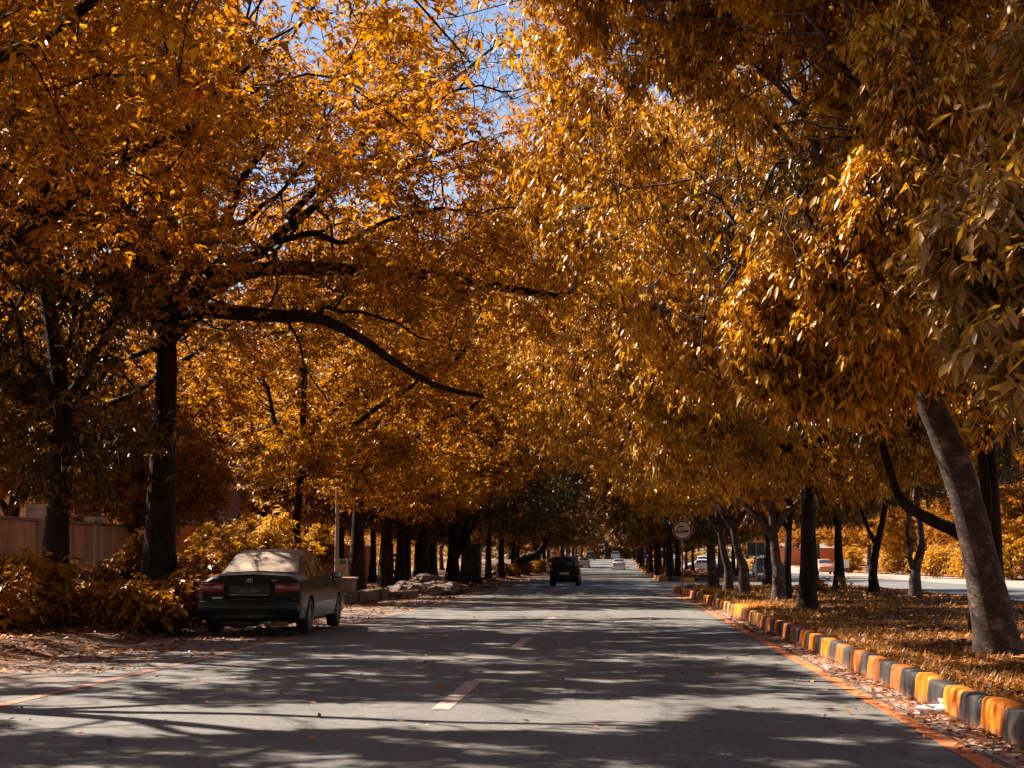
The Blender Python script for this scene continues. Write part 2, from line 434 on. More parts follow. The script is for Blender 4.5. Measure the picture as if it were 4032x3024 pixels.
# ------------------------------------------------------------------ ground, roads, medians
def sheet(name, x0, x1, y0, y1, dx, dy, zoff, m, zfun=None, xedge=None):
    xs = np.linspace(x0, x1, max(2, int((x1 - x0) / dx) + 1))
    ys = np.linspace(y0, y1, max(2, int((y1 - y0) / dy) + 1))
    X, Y = np.meshgrid(xs, ys)
    Z = gz(Y) + zoff
    P = np.stack([X.ravel(), Y.ravel(), Z.ravel()], 1)
    if zfun is not None: P[:, 2] += zfun(P)
    nx, ny = len(xs), len(ys)
    i = np.arange(nx * ny).reshape(ny, nx)
    q = np.stack([i[:-1, :-1].ravel(), i[:-1, 1:].ravel(), i[1:, 1:].ravel(), i[1:, :-1].ravel()], 1)
    o = obj(name, np_mesh(name, P, quads=q, smooth=True), m)
    o['kind'] = 'structure'
    return o
sheet('ground', -700, 700, -60, 1500, 70, 10, -0.06, M['ground'])
sheet('road', -7.4, 18.6, -20, 520, 2, 4, 0.0, M['asphalt'])
sheet('paved_shoulder', 18.6, 26.5, -10, 420, 2, 4, -0.004, M['pave'], lambda P: 0.012 * vnoise(P, 1.3))
def verge_z(P):
    t = np.clip((-7.0 - P[:, 0]) / 1.2, 0, 1)
    return 0.14 * t * t * (3 - 2 * t) + 0.035 * vnoise(P, 1.1, 1.0) * t + 0.02 * vnoise(P, 3.7, 2.0) * t - 0.012
sheet('left_verge', -24, -6.2, 4, 420, 0.35, 0.5, 0.0, M['verge'], verge_z)
sheet('right_verge', 26.0, 90, 10, 420, 1.5, 3, 0.06, M['ground'], lambda P: 0.06 * vnoise(P, 0.7, 3.0))

MED_Z = 0.20
def kerb_path_right(y):                         # face of the kerb beside the fast lane
    return np.interp(y, [0, 38, 48, 58, 60], [2.53, 2.53, 2.40, 2.15, 2.15])
def arc(cx, cy, rx, ry, a0, a1, n):
    a = np.linspace(a0, a1, n)
    return [(cx + rx * math.cos(t), cy + ry * math.sin(t)) for t in a]
near_outline = [(2.53, -4.0)] + [(float(kerb_path_right(y)), float(y)) for y in range(0, 60, 4)] + \
    [(2.15, 60.0)] + arc(3.5, 60.5, 1.35, 2.6, math.pi, math.pi / 2, 7) + [(8.4, 63.1)] + arc(8.5, 60.6, 1.3, 2.5, math.pi / 2, 0, 6) + [(9.8, -4.0)]
far_outline = [(9.8, 430.0), (9.8, 94.0)] + arc(8.5, 93.0, 1.3, 2.2, 0, -math.pi / 2, 6) + [(4.4, 90.8)] + arc(4.0, 93.4, 1.6, 2.6, -math.pi / 2, -math.pi, 7) + \
    [(2.45, 110.0), (2.6, 150.0), (2.65, 430.0)]
def path_resample(pts, step):
    P = np.array(pts, dtype=float)
    d = np.r_[0, np.cumsum(np.linalg.norm(np.diff(P, axis=0), axis=1))]
    n = int(d[-1] / step)
    s = np.arange(n + 1) * step
    return np.stack([np.interp(s, d, P[:, 0]), np.interp(s, d, P[:, 1])], 1)
def median(name, outline, side):
    P = path_resample(outline, 1.0)
    # inner edge of soil sits behind the kerb blocks
    T = np.gradient(P, axis=0); T /= np.linalg.norm(T, axis=1)[:, None]
    Nn = np.stack([T[:, 1], -T[:, 0]], 1) * side
    Pi = P + Nn * 0.13
    bm = bmesh.new()
    vs = [bm.verts.new((x, y, MED_Z - 0.012)) for x, y in Pi]
    f = bm.faces.new(vs)
    bmesh.ops.triangulate(bm, faces=[f])
    ys = sorted(set(np.round(Pi[:, 1], 1)))
    y0, y1 = Pi[:, 1].min(), Pi[:, 1].max()
    y = y0 + 1.0
    while y < y1:
        step = 1.0 if y < 80 else 4.0
        geom = bm.verts[:] + bm.edges[:] + bm.faces[:]
        if y < 64 or y > 90: bmesh.ops.bisect_plane(bm, geom=geom, plane_co=(0, y, 0), plane_no=(0, 1, 0))
        y += step
    for x in np.arange(3.2, 9.8, 0.7):
        geom = bm.verts[:] + bm.edges[:] + bm.faces[:]
        bmesh.ops.bisect_plane(bm, geom=geom, plane_co=(float(x), 0, 0), plane_no=(1, 0, 0))
    me = bm_mesh(name, bm, smooth=True)
    co = np.empty(len(me.vertices) * 3, dtype=np.float32); me.vertices.foreach_get('co', co)
    co = co.reshape(-1, 3)
    inner = np.clip((co[:, 0] - 2.6) / 0.8, 0, 1) * np.clip((9.8 - co[:, 0]) / 0.8, 0, 1)
    co[:, 2] += gz(co[:, 1]) + inner * (0.03 + 0.035 * vnoise(co, 0.9) + 0.015 * vnoise(co, 3.1, 2))
    me.vertices.foreach_set('co', co.ravel()); me.update()
    if me.polygons and sum(p.normal.z for p in me.polygons) < 0: me.flip_normals()
    o = obj(name, me, M['soil']); o['kind'] = 'structure'
    return P
median('planted_median', near_outline, 1)
median('far_planted_median', far_outline, 1)

def kerb(name, outline, side, L=0.6, h=0.24, wd=0.17, wear=0.4, slab_at=None):
    P = path_resample(outline, L)
    V, Q, MI = [], [], []
    prof = [(0.0, -0.02), (0.014, h * 0.55), (0.026, h - 0.035), (0.034, h - 0.012), (0.055, h), (wd, h), (wd, 0.02)]
    for i in range(len(P) - 1):
        a, b = P[i], P[i + 1]
        t = (b - a) / np.linalg.norm(b - a)
        n = np.array([t[1], -t[0]]) * side
        jit = random.uniform(-0.014, 0.014); hz = random.uniform(-0.016, 0.008)
        g0 = a + t * 0.006; g1 = b - t * 0.006
        near = min(a[1], b[1]) < 130
        sub = 3 if near else 1
        v0 = len(V)
        wide = slab_at is not None and abs(0.5 * (a[1] + b[1]) - slab_at) < L * 0.75 and a[0] < 3.5
        for s_ in range(sub + 1):
            q = g0 + (g1 - g0) * s_ / sub
            for k, (u, z) in enumerate(prof):
                uu = u + jit
                if wide and k >= 5: uu += 0.75
                p = q + n * uu
                zz = z + hz * (z > 0.05) + random.uniform(-0.003, 0.003) * near + (0.03 if wide and z > 0.1 else 0)
                V.append((p[0], p[1], zz + float(gz(q[1]))))
        K = len(prof)
        col = 2 if i % 2 else (1 if random.random() < wear else 0)
        if wide: col = 0
        for s_ in range(sub):
            for k in range(K - 1):
                Q.append((v0 + s_ * K + k, v0 + (s_ + 1) * K + k, v0 + (s_ + 1) * K + k + 1, v0 + s_ * K + k + 1)); MI.append(col)
        for e in (0, sub):
            r = [v0 + e * K + k for k in range(K)]
            Q.append((r[0], r[1], r[5], r[6])); MI.append(col)
            Q.append((r[1], r[2], r[4], r[5])); MI.append(col)
    me = np_mesh(name, np.array(V), quads=np.array(Q), midx=MI)
    bm = bmesh.new(); bm.from_mesh(me); bmesh.ops.recalc_face_normals(bm, faces=bm.faces); bm.to_mesh(me); bm.free()
    o = obj(name, me, [M['kerb_yellow'], M['kerb_orange'], M['kerb_dark']]); o['kind'] = 'structure'
kerb('kerb', near_outline, 1, wear=0.25, slab_at=33.3)
kerb('far_kerb', far_outline, 1, wear=0.75, L=0.9)
# gutter of dusty concrete in front of the kerb
g = path_resample([(2.47, -4), (2.47, 38), (2.34, 48), (2.09, 58)], 1.0)
V = []; Q = []
for i, (x, y) in enumerate(g):
    V += [(x - 0.16 + 0.02 * math.sin(i * 1.7), y, 0.004), (x + 0.08, y, 0.012)]
    if i: Q.append((2 * i - 2, 2 * i - 1, 2 * i + 1, 2 * i))
o = obj('gutter', np_mesh('gutter', V, quads=Q), noisy('dusty_gutter', (0.24, 0.13, 0.085), (0.52, 0.38, 0.31), 7, 0.9, 0.5, 0.01)); o['kind'] = 'structure'

def strip(name, x, y0, y1, wd, z, m, step=2.0):
    n = max(2, int((y1 - y0) / step) + 1)
    V, Q = [], []
    for i in range(n):
        y = y0 + (y1 - y0) * i / (n - 1)
        xx = x(y) if callable(x) else x
        V += [(xx - wd / 2, y, z + float(gz(y))), (xx + wd / 2, y, z + float(gz(y)))]
        if i: Q.append((2 * i - 2, 2 * i - 1, 2 * i + 1, 2 * i))
    return V, Q
V, Q = strip('line', lambda y: float(np.interp(y, [0, 38, 60, 200], [2.17, 2.17, 1.85, 2.1])), -5, 64, 0.14, 0.005, None)
o = obj('edge_line', np_mesh('edge_line', V, quads=Q), M['yellow_line']); o['kind'] = 'structure'
V, Q = strip('line', -5.2, -5, 400, 0.13, 0.005, None)
o = obj('edge_line', np_mesh('edge_line', V, quads=Q), M['yellow_line_faded']); o['kind'] = 'structure'
V, Q = [], []
for k in range(-1, 44):
    y0 = 12.3 + 8.85 * k
    v, q = strip('d', -1.47, y0, y0 + 2.9, 0.155, 0.005, None, 1.5)
    Q += [tuple(a + len(V) for a in f) for f in q]; V += v
o = obj('lane_dashes', np_mesh('lane_dashes', V, quads=Q), M['white_paint']); o['kind'] = 'structure'
V, Q = [], []
for k in range(0, 44):
    y0 = 8 + 8.85 * k
    v, q = strip('d', 14.4, y0, y0 + 2.9, 0.155, 0.005, None, 1.5)
    Q += [tuple(a + len(V) for a in f) for f in q]; V += v
o = obj('opposite_lane_dashes', np_mesh('opposite_lane_dashes', V, quads=Q), M['white_paint']); o['kind'] = 'structure'

# ------------------------------------------------------------------ trees
def tubes(batches):
    """batches: list of (P (T,n,3), Rr (T,n), sides) -> one mesh arrays"""
    Vs, Qs, off = [], [], 0
    for P, Rr, sides in batches:
        P = np.asarray(P, float); Rr = np.asarray(Rr, float)
        T, n, _ = P.shape
        tan = np.gradient(P, axis=1)
        tan /= np.linalg.norm(tan, axis=2)[..., None] + 1e-9
        ref = np.where(np.abs(tan[:, :1, 2:3]) > 0.9, np.array([[[1., 0, 0]]]), np.array([[[0, 0, 1.]]]))
        ref = np.broadcast_to(ref, tan.shape)
        u = np.cross(tan, ref); u /= np.linalg.norm(u, axis=2)[..., None] + 1e-9
        v = np.cross(tan, u)
        a = np.arange(sides) * 2 * math.pi / sides
        ring = P[:, :, None, :] + Rr[:, :, None, None] * (np.cos(a)[None, None, :, None] * u[:, :, None, :] + np.sin(a)[None, None, :, None] * v[:, :, None, :])
        Vs.append(ring.reshape(-1, 3))
        i = np.arange(T * n * sides).reshape(T, n, sides) + off
        j = np.roll(i, -1, axis=2)
        q = np.stack([i[:, :-1], i[:, 1:], j[:, 1:], j[:, :-1]], -1).reshape(-1, 4)
        Qs.append(q)
        off += T * n * sides
    return np.concatenate(Vs), np.concatenate(Qs)

def catmull(P, n):
    P = np.array(P, float)
    P = np.vstack([2 * P[0] - P[1], P, 2 * P[-1] - P[-2]])
    segs = len(P) - 3
    t = np.linspace(0, segs - 1e-6, n)
    i = t.astype(int); f = (t - i)[:, None]
    p0, p1, p2, p3 = P[i], P[i + 1], P[i + 2], P[i + 3]
    return 0.5 * (2 * p1 + (p2 - p0) * f + (2 * p0 - 5 * p1 + 4 * p2 - p3) * f ** 2 + (3 * p1 - p0 - 3 * p2 + p3) * f ** 3)

class Skel:
    def __init__(s): s.pos, s.rad, s.dir, s.batches = [], [], [], []
    def line(s, P, r0, r1, n=16, sides=10, power=1.0, flare=0.0, lumpy=0.0, nodes_from=0.0):
        P = catmull(P, n)
        t = np.linspace(0, 1, n)
        if n == 16 and r0 < 0.2:
            ph = P[0, 0] * 3 + P[-1, 2]
            Lw = np.linalg.norm(P[-1] - P[0]) * 0.018
            P = P + np.stack([np.sin(t * 9 + ph), np.sin(t * 13 + ph * 2), np.sin(t * 11 + ph * 3) + .6 * np.sin(t * 23 + ph)], 1) * (Lw * np.minimum(1, t * 5))[:, None]
        r = r0 + (r1 - r0) * t ** power
        r = r * (1 + flare * np.exp(-t * n * 0.55)) * (1 + lumpy * np.sin(t * 23 + r0 * 50) * 0.5 + lumpy * np.sin(t * 51) * 0.4)
        s.batches.append((P[None], r[None], sides))
        d = np.gradient(P, axis=0); d /= np.linalg.norm(d, axis=1)[:, None]
        for k in range(n):
            if t[k] >= nodes_from: s.pos.append(P[k]); s.rad.append(r[k]); s.dir.append(d[k])
    def stage(s, T, n, sides, rk, rmin, bend=0.35, up=0.12, wob=0.05, taper=0.35, rng=RNG):
        kd = kdtree.KDTree(len(s.pos))
        for i, p in enumerate(s.pos): kd.insert(p, i)
        kd.balance()
        idx = np.array([kd.find(t)[1] for t in T])
        pos, rad, dr = np.array(s.pos), np.array(s.rad), np.array(s.dir)
        A, ra, da = pos[idx], rad[idx], dr[idx]
        L = np.linalg.norm(T - A, axis=1)
        ctrl = A + da * (L * bend)[:, None] + np.array([0, 0, 1.]) * (L * up)[:, None]
        t = np.linspace(0, 1, n)[None, :, None]
        P = (1 - t) ** 2 * A[:, None] + 2 * t * (1 - t) * ctrl[:, None] + t ** 2 * T[:, None]
        P[:, 1:] += rng.normal(0, 1, P[:, 1:].shape) * (L * wob)[:, None, None]
        r0 = np.clip(np.minimum(ra * 0.7, rk * L + rmin), rmin, 1)
        rr = r0[:, None] * (1 - (1 - taper) * np.linspace(0, 1, n)[None])
        s.batches.append((P, rr, sides))
        d = np.gradient(P, axis=1); d /= np.linalg.norm(d, axis=2)[..., None] + 1e-9
        k0 = 1
        s.pos += list(P[:, k0:].reshape(-1, 3)); s.rad += list(rr[:, k0:].ravel()); s.dir += list(d[:, k0:].reshape(-1, 3))
        return P, d

def blob_sample(blobs, n, shell=0.42, rng=RNG, seed=0.0, gap=0.0, ns=0.8):
    W = np.array([b[6] if len(b) > 6 else b[3] * b[4] * b[5] for b in blobs], float)
    out = []
    tot = 0
    while tot < n:
        k = rng.choice(len(blobs), size=n, p=W / W.sum())
        v = rng.normal(size=(n, 3)); v /= np.linalg.norm(v, axis=1)[:, None]
        r = rng.random(n) ** shell
        B = np.array([b[:6] for b in blobs])[k]
        p = B[:, :3] + v * r[:, None] * B[:, 3:]
        if gap: p = p[vnoise(p, ns, seed) + 0.6 * vnoise(p, ns * 2.7, seed + 3) > gap + rng.normal(0, 0.12, len(p))]
        out.append(p); tot += len(p)
    return np.concatenate(out)[:n]

def leaves(C0, size, aspect, mode, per, rng=RNG, droop=0.6, hi=False):
    """whorls of leaves: per leaves around each cluster point"""
    n = len(C0) * per
    Cc = np.repeat(C0, per, axis=0)
    az = np.tile(np.arange(per) * 2 * math.pi / per, len(C0)) + np.repeat(rng.random(len(C0)) * 6.28, per) + rng.normal(0, 0.35, n)
    if mode == 'droop':
        el = -np.clip(rng.normal(droop, 0.35, n), -0.4, 1.45)
    else:
        el = rng.normal(-droop * 0.5, 0.32, n)
    L = size * np.clip(rng.lognormal(-0.05, 0.28, n), 0.4, 1.7)
    d = np.stack([np.cos(az) * np.cos(el), np.sin(az) * np.cos(el), np.sin(el)], 1)
    side = np.stack([-np.sin(az), np.cos(az), rng.normal(0, 0.45, n)], 1)
    side /= np.linalg.norm(side, axis=1)[:, None]
    nrm = np.cross(side, d)
    Wd = L * aspect * rng.uniform(0.8, 1.2, n) * 0.5
    b0 = Cc + d * (L * 0.12)[:, None] + rng.normal(0, size * 0.16, (n, 3))
    if hi:
        dn = np.array([0, 0, -1.0]); cv = (L * rng.uniform(0.02, 0.42, n))[:, None]
        sg = (np.sign(nrm[:, 2:3] + 1e-6) * nrm)
        c1 = b0 + d * (L * .30)[:, None] + dn * cv * .09 - sg * (Wd * .25)[:, None]
        c2 = b0 + d * (L * .66)[:, None] + dn * cv * .44 - sg * (Wd * .2)[:, None]
        tp = b0 + d * L[:, None] + dn * cv
        tw = side + nrm * rng.normal(0, .35, n)[:, None]
        V = np.stack([b0, c1 + side * (Wd * .82)[:, None] + sg * (Wd * .3)[:, None], c1, c1 - side * (Wd * .82)[:, None] + sg * (Wd * .3)[:, None],
                      c2 + tw * (Wd * .80)[:, None] + sg * (Wd * .25)[:, None], c2, c2 - tw * (Wd * .80)[:, None] + sg * (Wd * .25)[:, None], tp], 1).reshape(-1, 3)
        i = np.arange(n) * 8
        F_ = [(0, 2, 1), (0, 3, 2), (1, 2, 5), (1, 5, 4), (2, 3, 6), (2, 6, 5), (4, 5, 7), (5, 6, 7)]
        return V, np.concatenate([np.stack([i + a, i + b, i + c], 1) for a, b, c in F_])
    mid = b0 + d * (L * 0.45)[:, None]
    fold = nrm * (Wd * 0.35)[:, None] * np.sign(nrm[:, 2:3] + 1e-6)
    tip = b0 + d * L[:, None] - np.array([0, 0, 1.]) * (L * 0.18)[:, None]
    V = np.stack([b0, mid + side * Wd[:, None] + fold, tip, mid - side * Wd[:, None] + fold], 1).reshape(-1, 3)
    i = np.arange(n) * 4
    tr = np.concatenate([np.stack([i, i + 1, i + 2], 1), np.stack([i, i + 2, i + 3], 1)])
    return V, tr

# sunny breaks in the canopy: where the sun reaches the carriageway between crowns
def sun_gap(P, rng=RNG):
    q = P - S[None] * (P[:, 2] / S[2])[:, None]
    x, y = q[:, 0], q[:, 1]
    wv = 0.45 * np.sin(x * 0.9 + 1) + 0.25 * np.sin(x * 2.3)
    g = np.zeros(len(P))
    def band(y0, y1, xa=-30, xb=30, k=0.97):
        m = (y > y0 + wv) & (y < y1 + wv) & (x > xa) & (x < xb)
        g[m] = np.maximum(g[m], k)
    band(32.0, 37.4, -8.5, 4.5, 0.985)
    band(10.9, 13.0, -7, 0.6, 0.97)
    band(11.8, 13.2, 0.4, 2.4, 0.85)
    band(10.0, 19.0, 2.0, 3.4, 0.6)
    band(23.4, 25.0, -6.6, -4.4, 0.93)
    band(22.6, 23.5, -7.4, -5.6, 0.9)
    band(25.5, 26.6, -5.2, -4.0, 0.7)
    band(14.6, 17.5, -8, -4, 0.6)
    for px_, py_, k_ in ((3935, 2585, .96), (3066, 2367, .93), (2928, 2347, .8), (2867, 2334, .8), (3605, 2352, .85)):
        c = ground(px_, py_, 0.2)
        m = (x > c[0] - .1) & (x < c[0] + 2.9) & (y > c[1] - 1.6) & (y < c[1] + .5)
        g[m] = np.maximum(g[m], k_)
    band(50, 51.2, -8, 3, 0.7)
    band(66, 67.5, -8, 4, 0.7)
    band(95, 98, -9, 3, 0.8)
    band(128, 131, -9, 3, 0.8)
    band(160, 185, -9, 6, 0.8)
    band(220, 250, -9, 6, 0.8)
    # small flecks everywhere
    f = np.sin(x * 2.1 + 1.7 * np.sin(y * 1.3)) * np.sin(y * 2.9 + 1.3 * np.sin(x * 1.1 + 2))
    g = np.maximum(g, np.where(f > 0.62, 0.7, 0))
    return rng.random(len(P)) > g

GAPS = []                                       # leafless hollows of the canopy: centre, radii
def add_gap(px, py, Y0, Y1, rpx, rpy, n=5, keep=0.1):
    for Y in np.linspace(Y0, Y1, n):
        c = at(px, py, Y)
        GAPS.append((c, np.array([rpx / F_PX * Y, (Y1 - Y0) / n * 0.8, rpy / F_PX * Y]), keep))
add_gap(1920, 270, 16, 60, 210, 190, 12, 0.04)
add_gap(1600, 70, 16, 60, 160, 80, 12, 0.15)
add_gap(2490, 60, 14, 50, 75, 75, 12, 0.03)
add_gap(3640, 190, 12, 44, 70, 130, 12, 0.04)
add_gap(3860, 230, 12, 44, 40, 70, 12, 0.1)
add_gap(380, 660, 22, 50, 75, 95, 8, 0.15)
add_gap(240, 640, 22, 50, 45, 60, 8, 0.25)
add_gap(560, 700, 22, 50, 45, 80, 8, 0.25)
add_gap(1130, 60, 24, 46, 120, 70, 6, 0.3)
add_gap(655, 1420, 18, 28, 120, 260, 5, 0.25)
add_gap(1000, 1225, 20, 28, 340, 75, 4, 0.35)
add_gap(1550, 1400, 20, 27, 260, 90, 4, 0.5)
add_gap(470, 1000, 20, 28, 80, 150, 4, 0.35)
add_gap(1250, 880, 24, 30, 330, 110, 3, 0.55)
add_gap(868, 1775, 26, 57, 60, 50, 9, 0.1)
add_gap(875, 1930, 26, 57, 60, 70, 9, 0.4)
add_gap(1050, 720, 20, 28, 200, 200, 4, 0.5)
add_gap(1500, 860, 20, 28, 260, 70, 4, 0.5)
add_gap(540, 450, 20, 28, 60, 300, 4, 0.5)
def in_gap(P, rng=RNG):
    keep = np.ones(len(P), bool)
    for c, r, k in GAPS:
        d = (((P - c) / r) ** 2).sum(1)
        keep &= ~((d < 1) & (rng.random(len(P)) > k))
    return keep

def tree(name, base_, trunk, limbs, blobs, nl, lm, bm_, label, cat='tree', group=None, size=0.1, aspect=0.34, mode='droop', per=7,
         n1=36, n2=260, droop=0.6, cull=True, seed=1.0, gap=-0.35, minz=2.2, bare=None, local=False, flare=0.45, sidecap=12, bk=1.0, hi=False, shell=0.42, spread=1.0):
    """trunk: [(points local), r0, r1]; limbs: list of the same; blobs local ellipsoids"""
    rng = np.random.default_rng(int(seed * 1000) + 5)
    root = empty(name, tuple(base_), 0, label, cat, group)
    b = np.array(base_, float)
    s = Skel()
    tp, r0, r1 = trunk
    s.line(tp, r0, r1, 22, 14, 0.8, flare, 0.05, nodes_from=0.35)
    for lp, a0, a1 in limbs: s.line(lp, a0, a1, 16, 8, 0.8, 0.0, 0.04)
    T1 = blob_sample(blobs, n1, 0.5, rng)
    s.stage(T1, 7, 6, 0.016 * bk, 0.012 * bk, 0.45, 0.18, 0.035, 0.4, rng)
    T2 = blob_sample(blobs, n2, 0.45, rng)
    s.stage(T2, 6, 4, 0.010 * bk, 0.006 * bk, 0.4, 0.1, 0.04, 0.4, rng)
    if bare:
        for bl_, bn in bare:
            Tb = blob_sample(bl_, bn, 0.6, rng)
            s.stage(Tb, 8, 4, 0.010, 0.011, 0.5, 0.10, 0.03, 0.5, rng)
    ntw = int(nl / (per * 5))
    T3 = blob_sample(blobs, int(ntw * 1.15), shell, rng, seed, gap)
    T3 = T3[(T3[:, 2] + b[2]) > minz]
    if cull: T3 = T3[sun_gap(T3 + b, rng)]
    P, d = s.stage(T3, 5, 3, 0.006, 0.003, 0.35 if mode == 'flat' else 0.45, 0.12 if mode == 'flat' else 0.32, 0.05, 0.4, rng)
    V, q = tubes(s.batches)
    me = np_mesh(name + '_trunk', V, quads=q, smooth=True)
    obj('trunk', me, bm_, root)
    # whorls along the outer part of each twig
    cl = []
    for k in (2, 3, 4): cl.append(P[:, k])
    cl.append((P[:, 3] + P[:, 4]) * 0.5); cl.append(P[:, 4] + rng.normal(0, 0.14 * spread, P[:, 4].shape))
    cl = np.concatenate(cl)
    cl = cl + rng.normal(0, 0.10 * spread, cl.shape)
    cl = cl[in_gap(cl + b, rng)]
    if cull: cl = cl[sun_gap(cl + b, rng)]
    V, tr = leaves(cl, size, aspect, mode, per, rng, droop, hi)
    me = np_mesh(name + '_crown', V, tris=tr)
    obj('crown', me, lm, root)
    return root
def copy_thing(root, loc, rz=0, sc=(1, 1, 1), label=None, group=None):
    r = root.copy(); C.objects.link(r)
    r.location = loc; r.rotation_euler = (0, 0, rz); r.scale = sc
    if label: r['label'] = label
    if group: r['group'] = group
    for ch in list(root.children):
        c = ch.copy(); C.objects.link(c); c.parent = r
        for gch in ch.children:
            dch = gch.copy(); C.objects.link(dch); dch.parent = c
    return r

def loc_pts(pts, b): return [tuple(np.array(p) - b) for p in pts]
def vz(y, x=-9): return 0.12 + float(gz(y))

LG = 'trees lining the left side of the road'
# L1: the big spreading tree beside the parked sedan
b = at(629, 2212, 28.0); b[2] = 0.1
pts = lambda L: loc_pts([at(px, py, Y) for px, py, Y in L], b)
tree('spreading_tree', b,
     ([(0, 0, 0)] + pts([(632, 2050, 28), (640, 1800, 28), (655, 1500, 28), (655, 1280, 28), (640, 1060, 28.3), (625, 780, 28.8), (650, 400, 29.3), (640, 60, 30)]), 0.30, 0.09),
     [(pts([(660, 1330, 28), (780, 1225, 27.6), (930, 1232, 27.2), (1090, 1245, 26.8), (1240, 1250, 26.4), (1400, 1320, 26), (1560, 1430, 25.6), (1720, 1520, 25.3), (1900, 1560, 25)]), 0.20, 0.035),
      (pts([(655, 1260, 28), (780, 1170, 28), (950, 1075, 28), (1180, 1055, 28), (1420, 1065, 28), (1680, 1080, 28), (1900, 1120, 28), (2180, 1165, 28.2)]), 0.21, 0.07),
      (pts([(700, 1230, 28), (860, 1090, 28.3), (1000, 980, 28.6), (1130, 860, 29), (1330, 770, 29.2), (1560, 660, 29.5), (1800, 560, 30)]), 0.17, 0.04),
      (pts([(655, 1300, 28), (560, 1180, 27.6), (480, 1100, 27.3), (460, 960, 27), (440, 800, 27), (300, 600, 27), (160, 420, 26.5)]), 0.15, 0.03),
      (pts([(640, 1110, 28), (500, 960, 28.5), (330, 880, 28.6), (100, 840, 28.4)]), 0.10, 0.03),
      (pts([(680, 1180, 28), (820, 930, 27.6), (960, 720, 27.4), (1150, 480, 27.2), (1350, 250, 27), (1480, 60, 27)]), 0.11, 0.03),
      (pts([(640, 950, 28.3), (560, 640, 28), (520, 330, 27.8), (560, 50, 27.6)]), 0.10, 0.03),
      (pts([(1000, 985, 28.4), (1180, 930, 28), (1380, 930, 27.7), (1620, 850, 27.4), (1850, 830, 27.2)]), 0.09, 0.025),
      (pts([(820, 930, 27.6), (1020, 830, 27.2), (1200, 640, 26.8), (1300, 420, 26.5)]), 0.06, 0.02),
      (pts([(1240, 1250, 26.4), (1320, 1210, 26.2), (1500, 1260, 26), (1700, 1330, 25.6)]), 0.05, 0.015),
      (pts([(640, 1000, 28.3), (760, 760, 28.6), (900, 560, 29), (1000, 300, 29.5)]), 0.10, 0.03),
      (pts([(1130, 1250, 26.7), (1200, 1420, 26.6), (1290, 1600, 26.4)]), 0.03, 0.01),
      (pts([(1130, 860, 29), (1360, 620, 29.4), (1600, 440, 29.8), (1800, 300, 30), (2040, 150, 30.4)]), 0.09, 0.02),
      (pts([(1560, 480, 29.7), (1740, 370, 29.6), (1900, 350, 29.8), (2100, 340, 30)]), 0.05, 0.015)],
     [(0.5, 0, 7.2, 5.0, 5.0, 2.6), (-2.5, -1, 6.5, 4.0, 4.0, 2.6), (4.2, 0, 8.3, 3.8, 4.8, 2.4), (0.5, 0.5, 10.8, 5.4, 4.2, 2.6), (6.2, .5, 10.2, 3.0, 4.4, 2.4),
      (-3.5, -1.0, 9.5, 4.0, 3.5, 2.6), (-2.5, -2.0, 4.2, 2.6, 2.2, 1.6), (5.2, 0, 6.4, 3.4, 3.4, 1.3, 26)],
     165000, M['leaf_red'], M['bark_dark'], 'large spreading dark-limbed tree with reddish leaves, beside the parked sedan', group=LG,
     size=0.105, aspect=0.48, mode='flat', per=7, n1=80, n2=420, bk=1.7, bare=[([tuple(at(1850, 250, 29.5) - b) + (1.3, 1.6, .9)], 60), ([tuple(at(1850, 250, 29.5) - b) + (1.5, 2.0, 1.2), tuple(at(1600, 120, 29.5) - b) + (1.2, 2.0, .7)], 150)], seed=1.1, gap=-0.15, minz=2.0)
# L0: further left, dark hanging foliage
b = at(215, 2212, 26.0); b[2] = 0.1
pts = lambda L: loc_pts([at(px, py, Y) for px, py, Y in L], b)
tree('dense_tree', b, ([(0, 0, 0)] + pts([(225, 2050, 26), (250, 1800, 26), (235, 1500, 26.2), (180, 1100, 26.5), (150, 700, 27)]), 0.25, 0.10),
     [(pts([(240, 1650, 26), (120, 1400, 25.4), (20, 1150, 25)]), 0.10, 0.03), (pts([(240, 1600, 26), (400, 1350, 25.6), (480, 1150, 25.4)]), 0.09, 0.03)],
     [(-0.5, 0, 3.8, 2.6, 2.6, 1.6), (0.9, -0.5, 3.4, 1.5, 1.6, 1.3, 7), (-1, 0, 6.6, 3.4, 3.2, 2.6), (0, 0.5, 9.5, 3.2, 3.0, 2.2)],
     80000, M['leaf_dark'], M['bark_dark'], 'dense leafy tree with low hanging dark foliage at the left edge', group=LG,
     size=0.125, aspect=0.42, mode='droop', per=7, seed=2.2, gap=-0.5, minz=2.2)
# unseen trunk nearer the camera whose crown reaches into the top left and shades the near road
b = np.array([-9.4, 14.0, 0.1])
tree('roadside_tree', b, ([(0, 0, 0), (0.1, 0, 2), (0.3, 0.1, 4), (0.2, 0.3, 7), (0, 0, 9.5)], 0.27, 0.08),
     [([(0.2, 0, 3.6), (1.6, 0.2, 5.2), (3.4, 0.2, 6.4), (5.4, 0.1, 7.2)], 0.13, 0.04), ([(0.2, 0, 4), (-1, 1, 6), (-2, 2, 8)], 0.1, 0.03),
      ([(0.2, 0, 4.6), (1.2, 1.6, 6.2), (2.5, 3.2, 7.6)], 0.1, 0.03)],
     [(1.0, 0, 7.6, 4.6, 5.4, 2.4), (4.6, 0, 7.6, 4.2, 5.2, 2.0), (0.5, 0, 9.6, 4.6, 4.6, 1.8), (-2.5, 0, 6.5, 3, 3, 2.2)],
     120000, M['leaf_left'], M['bark_dark'], 'tree at the top left corner of the photo whose trunk is out of frame', group=LG,
     size=0.12, aspect=0.42, mode='flat', per=7, seed=3.3, gap=-0.2, minz=4.2)
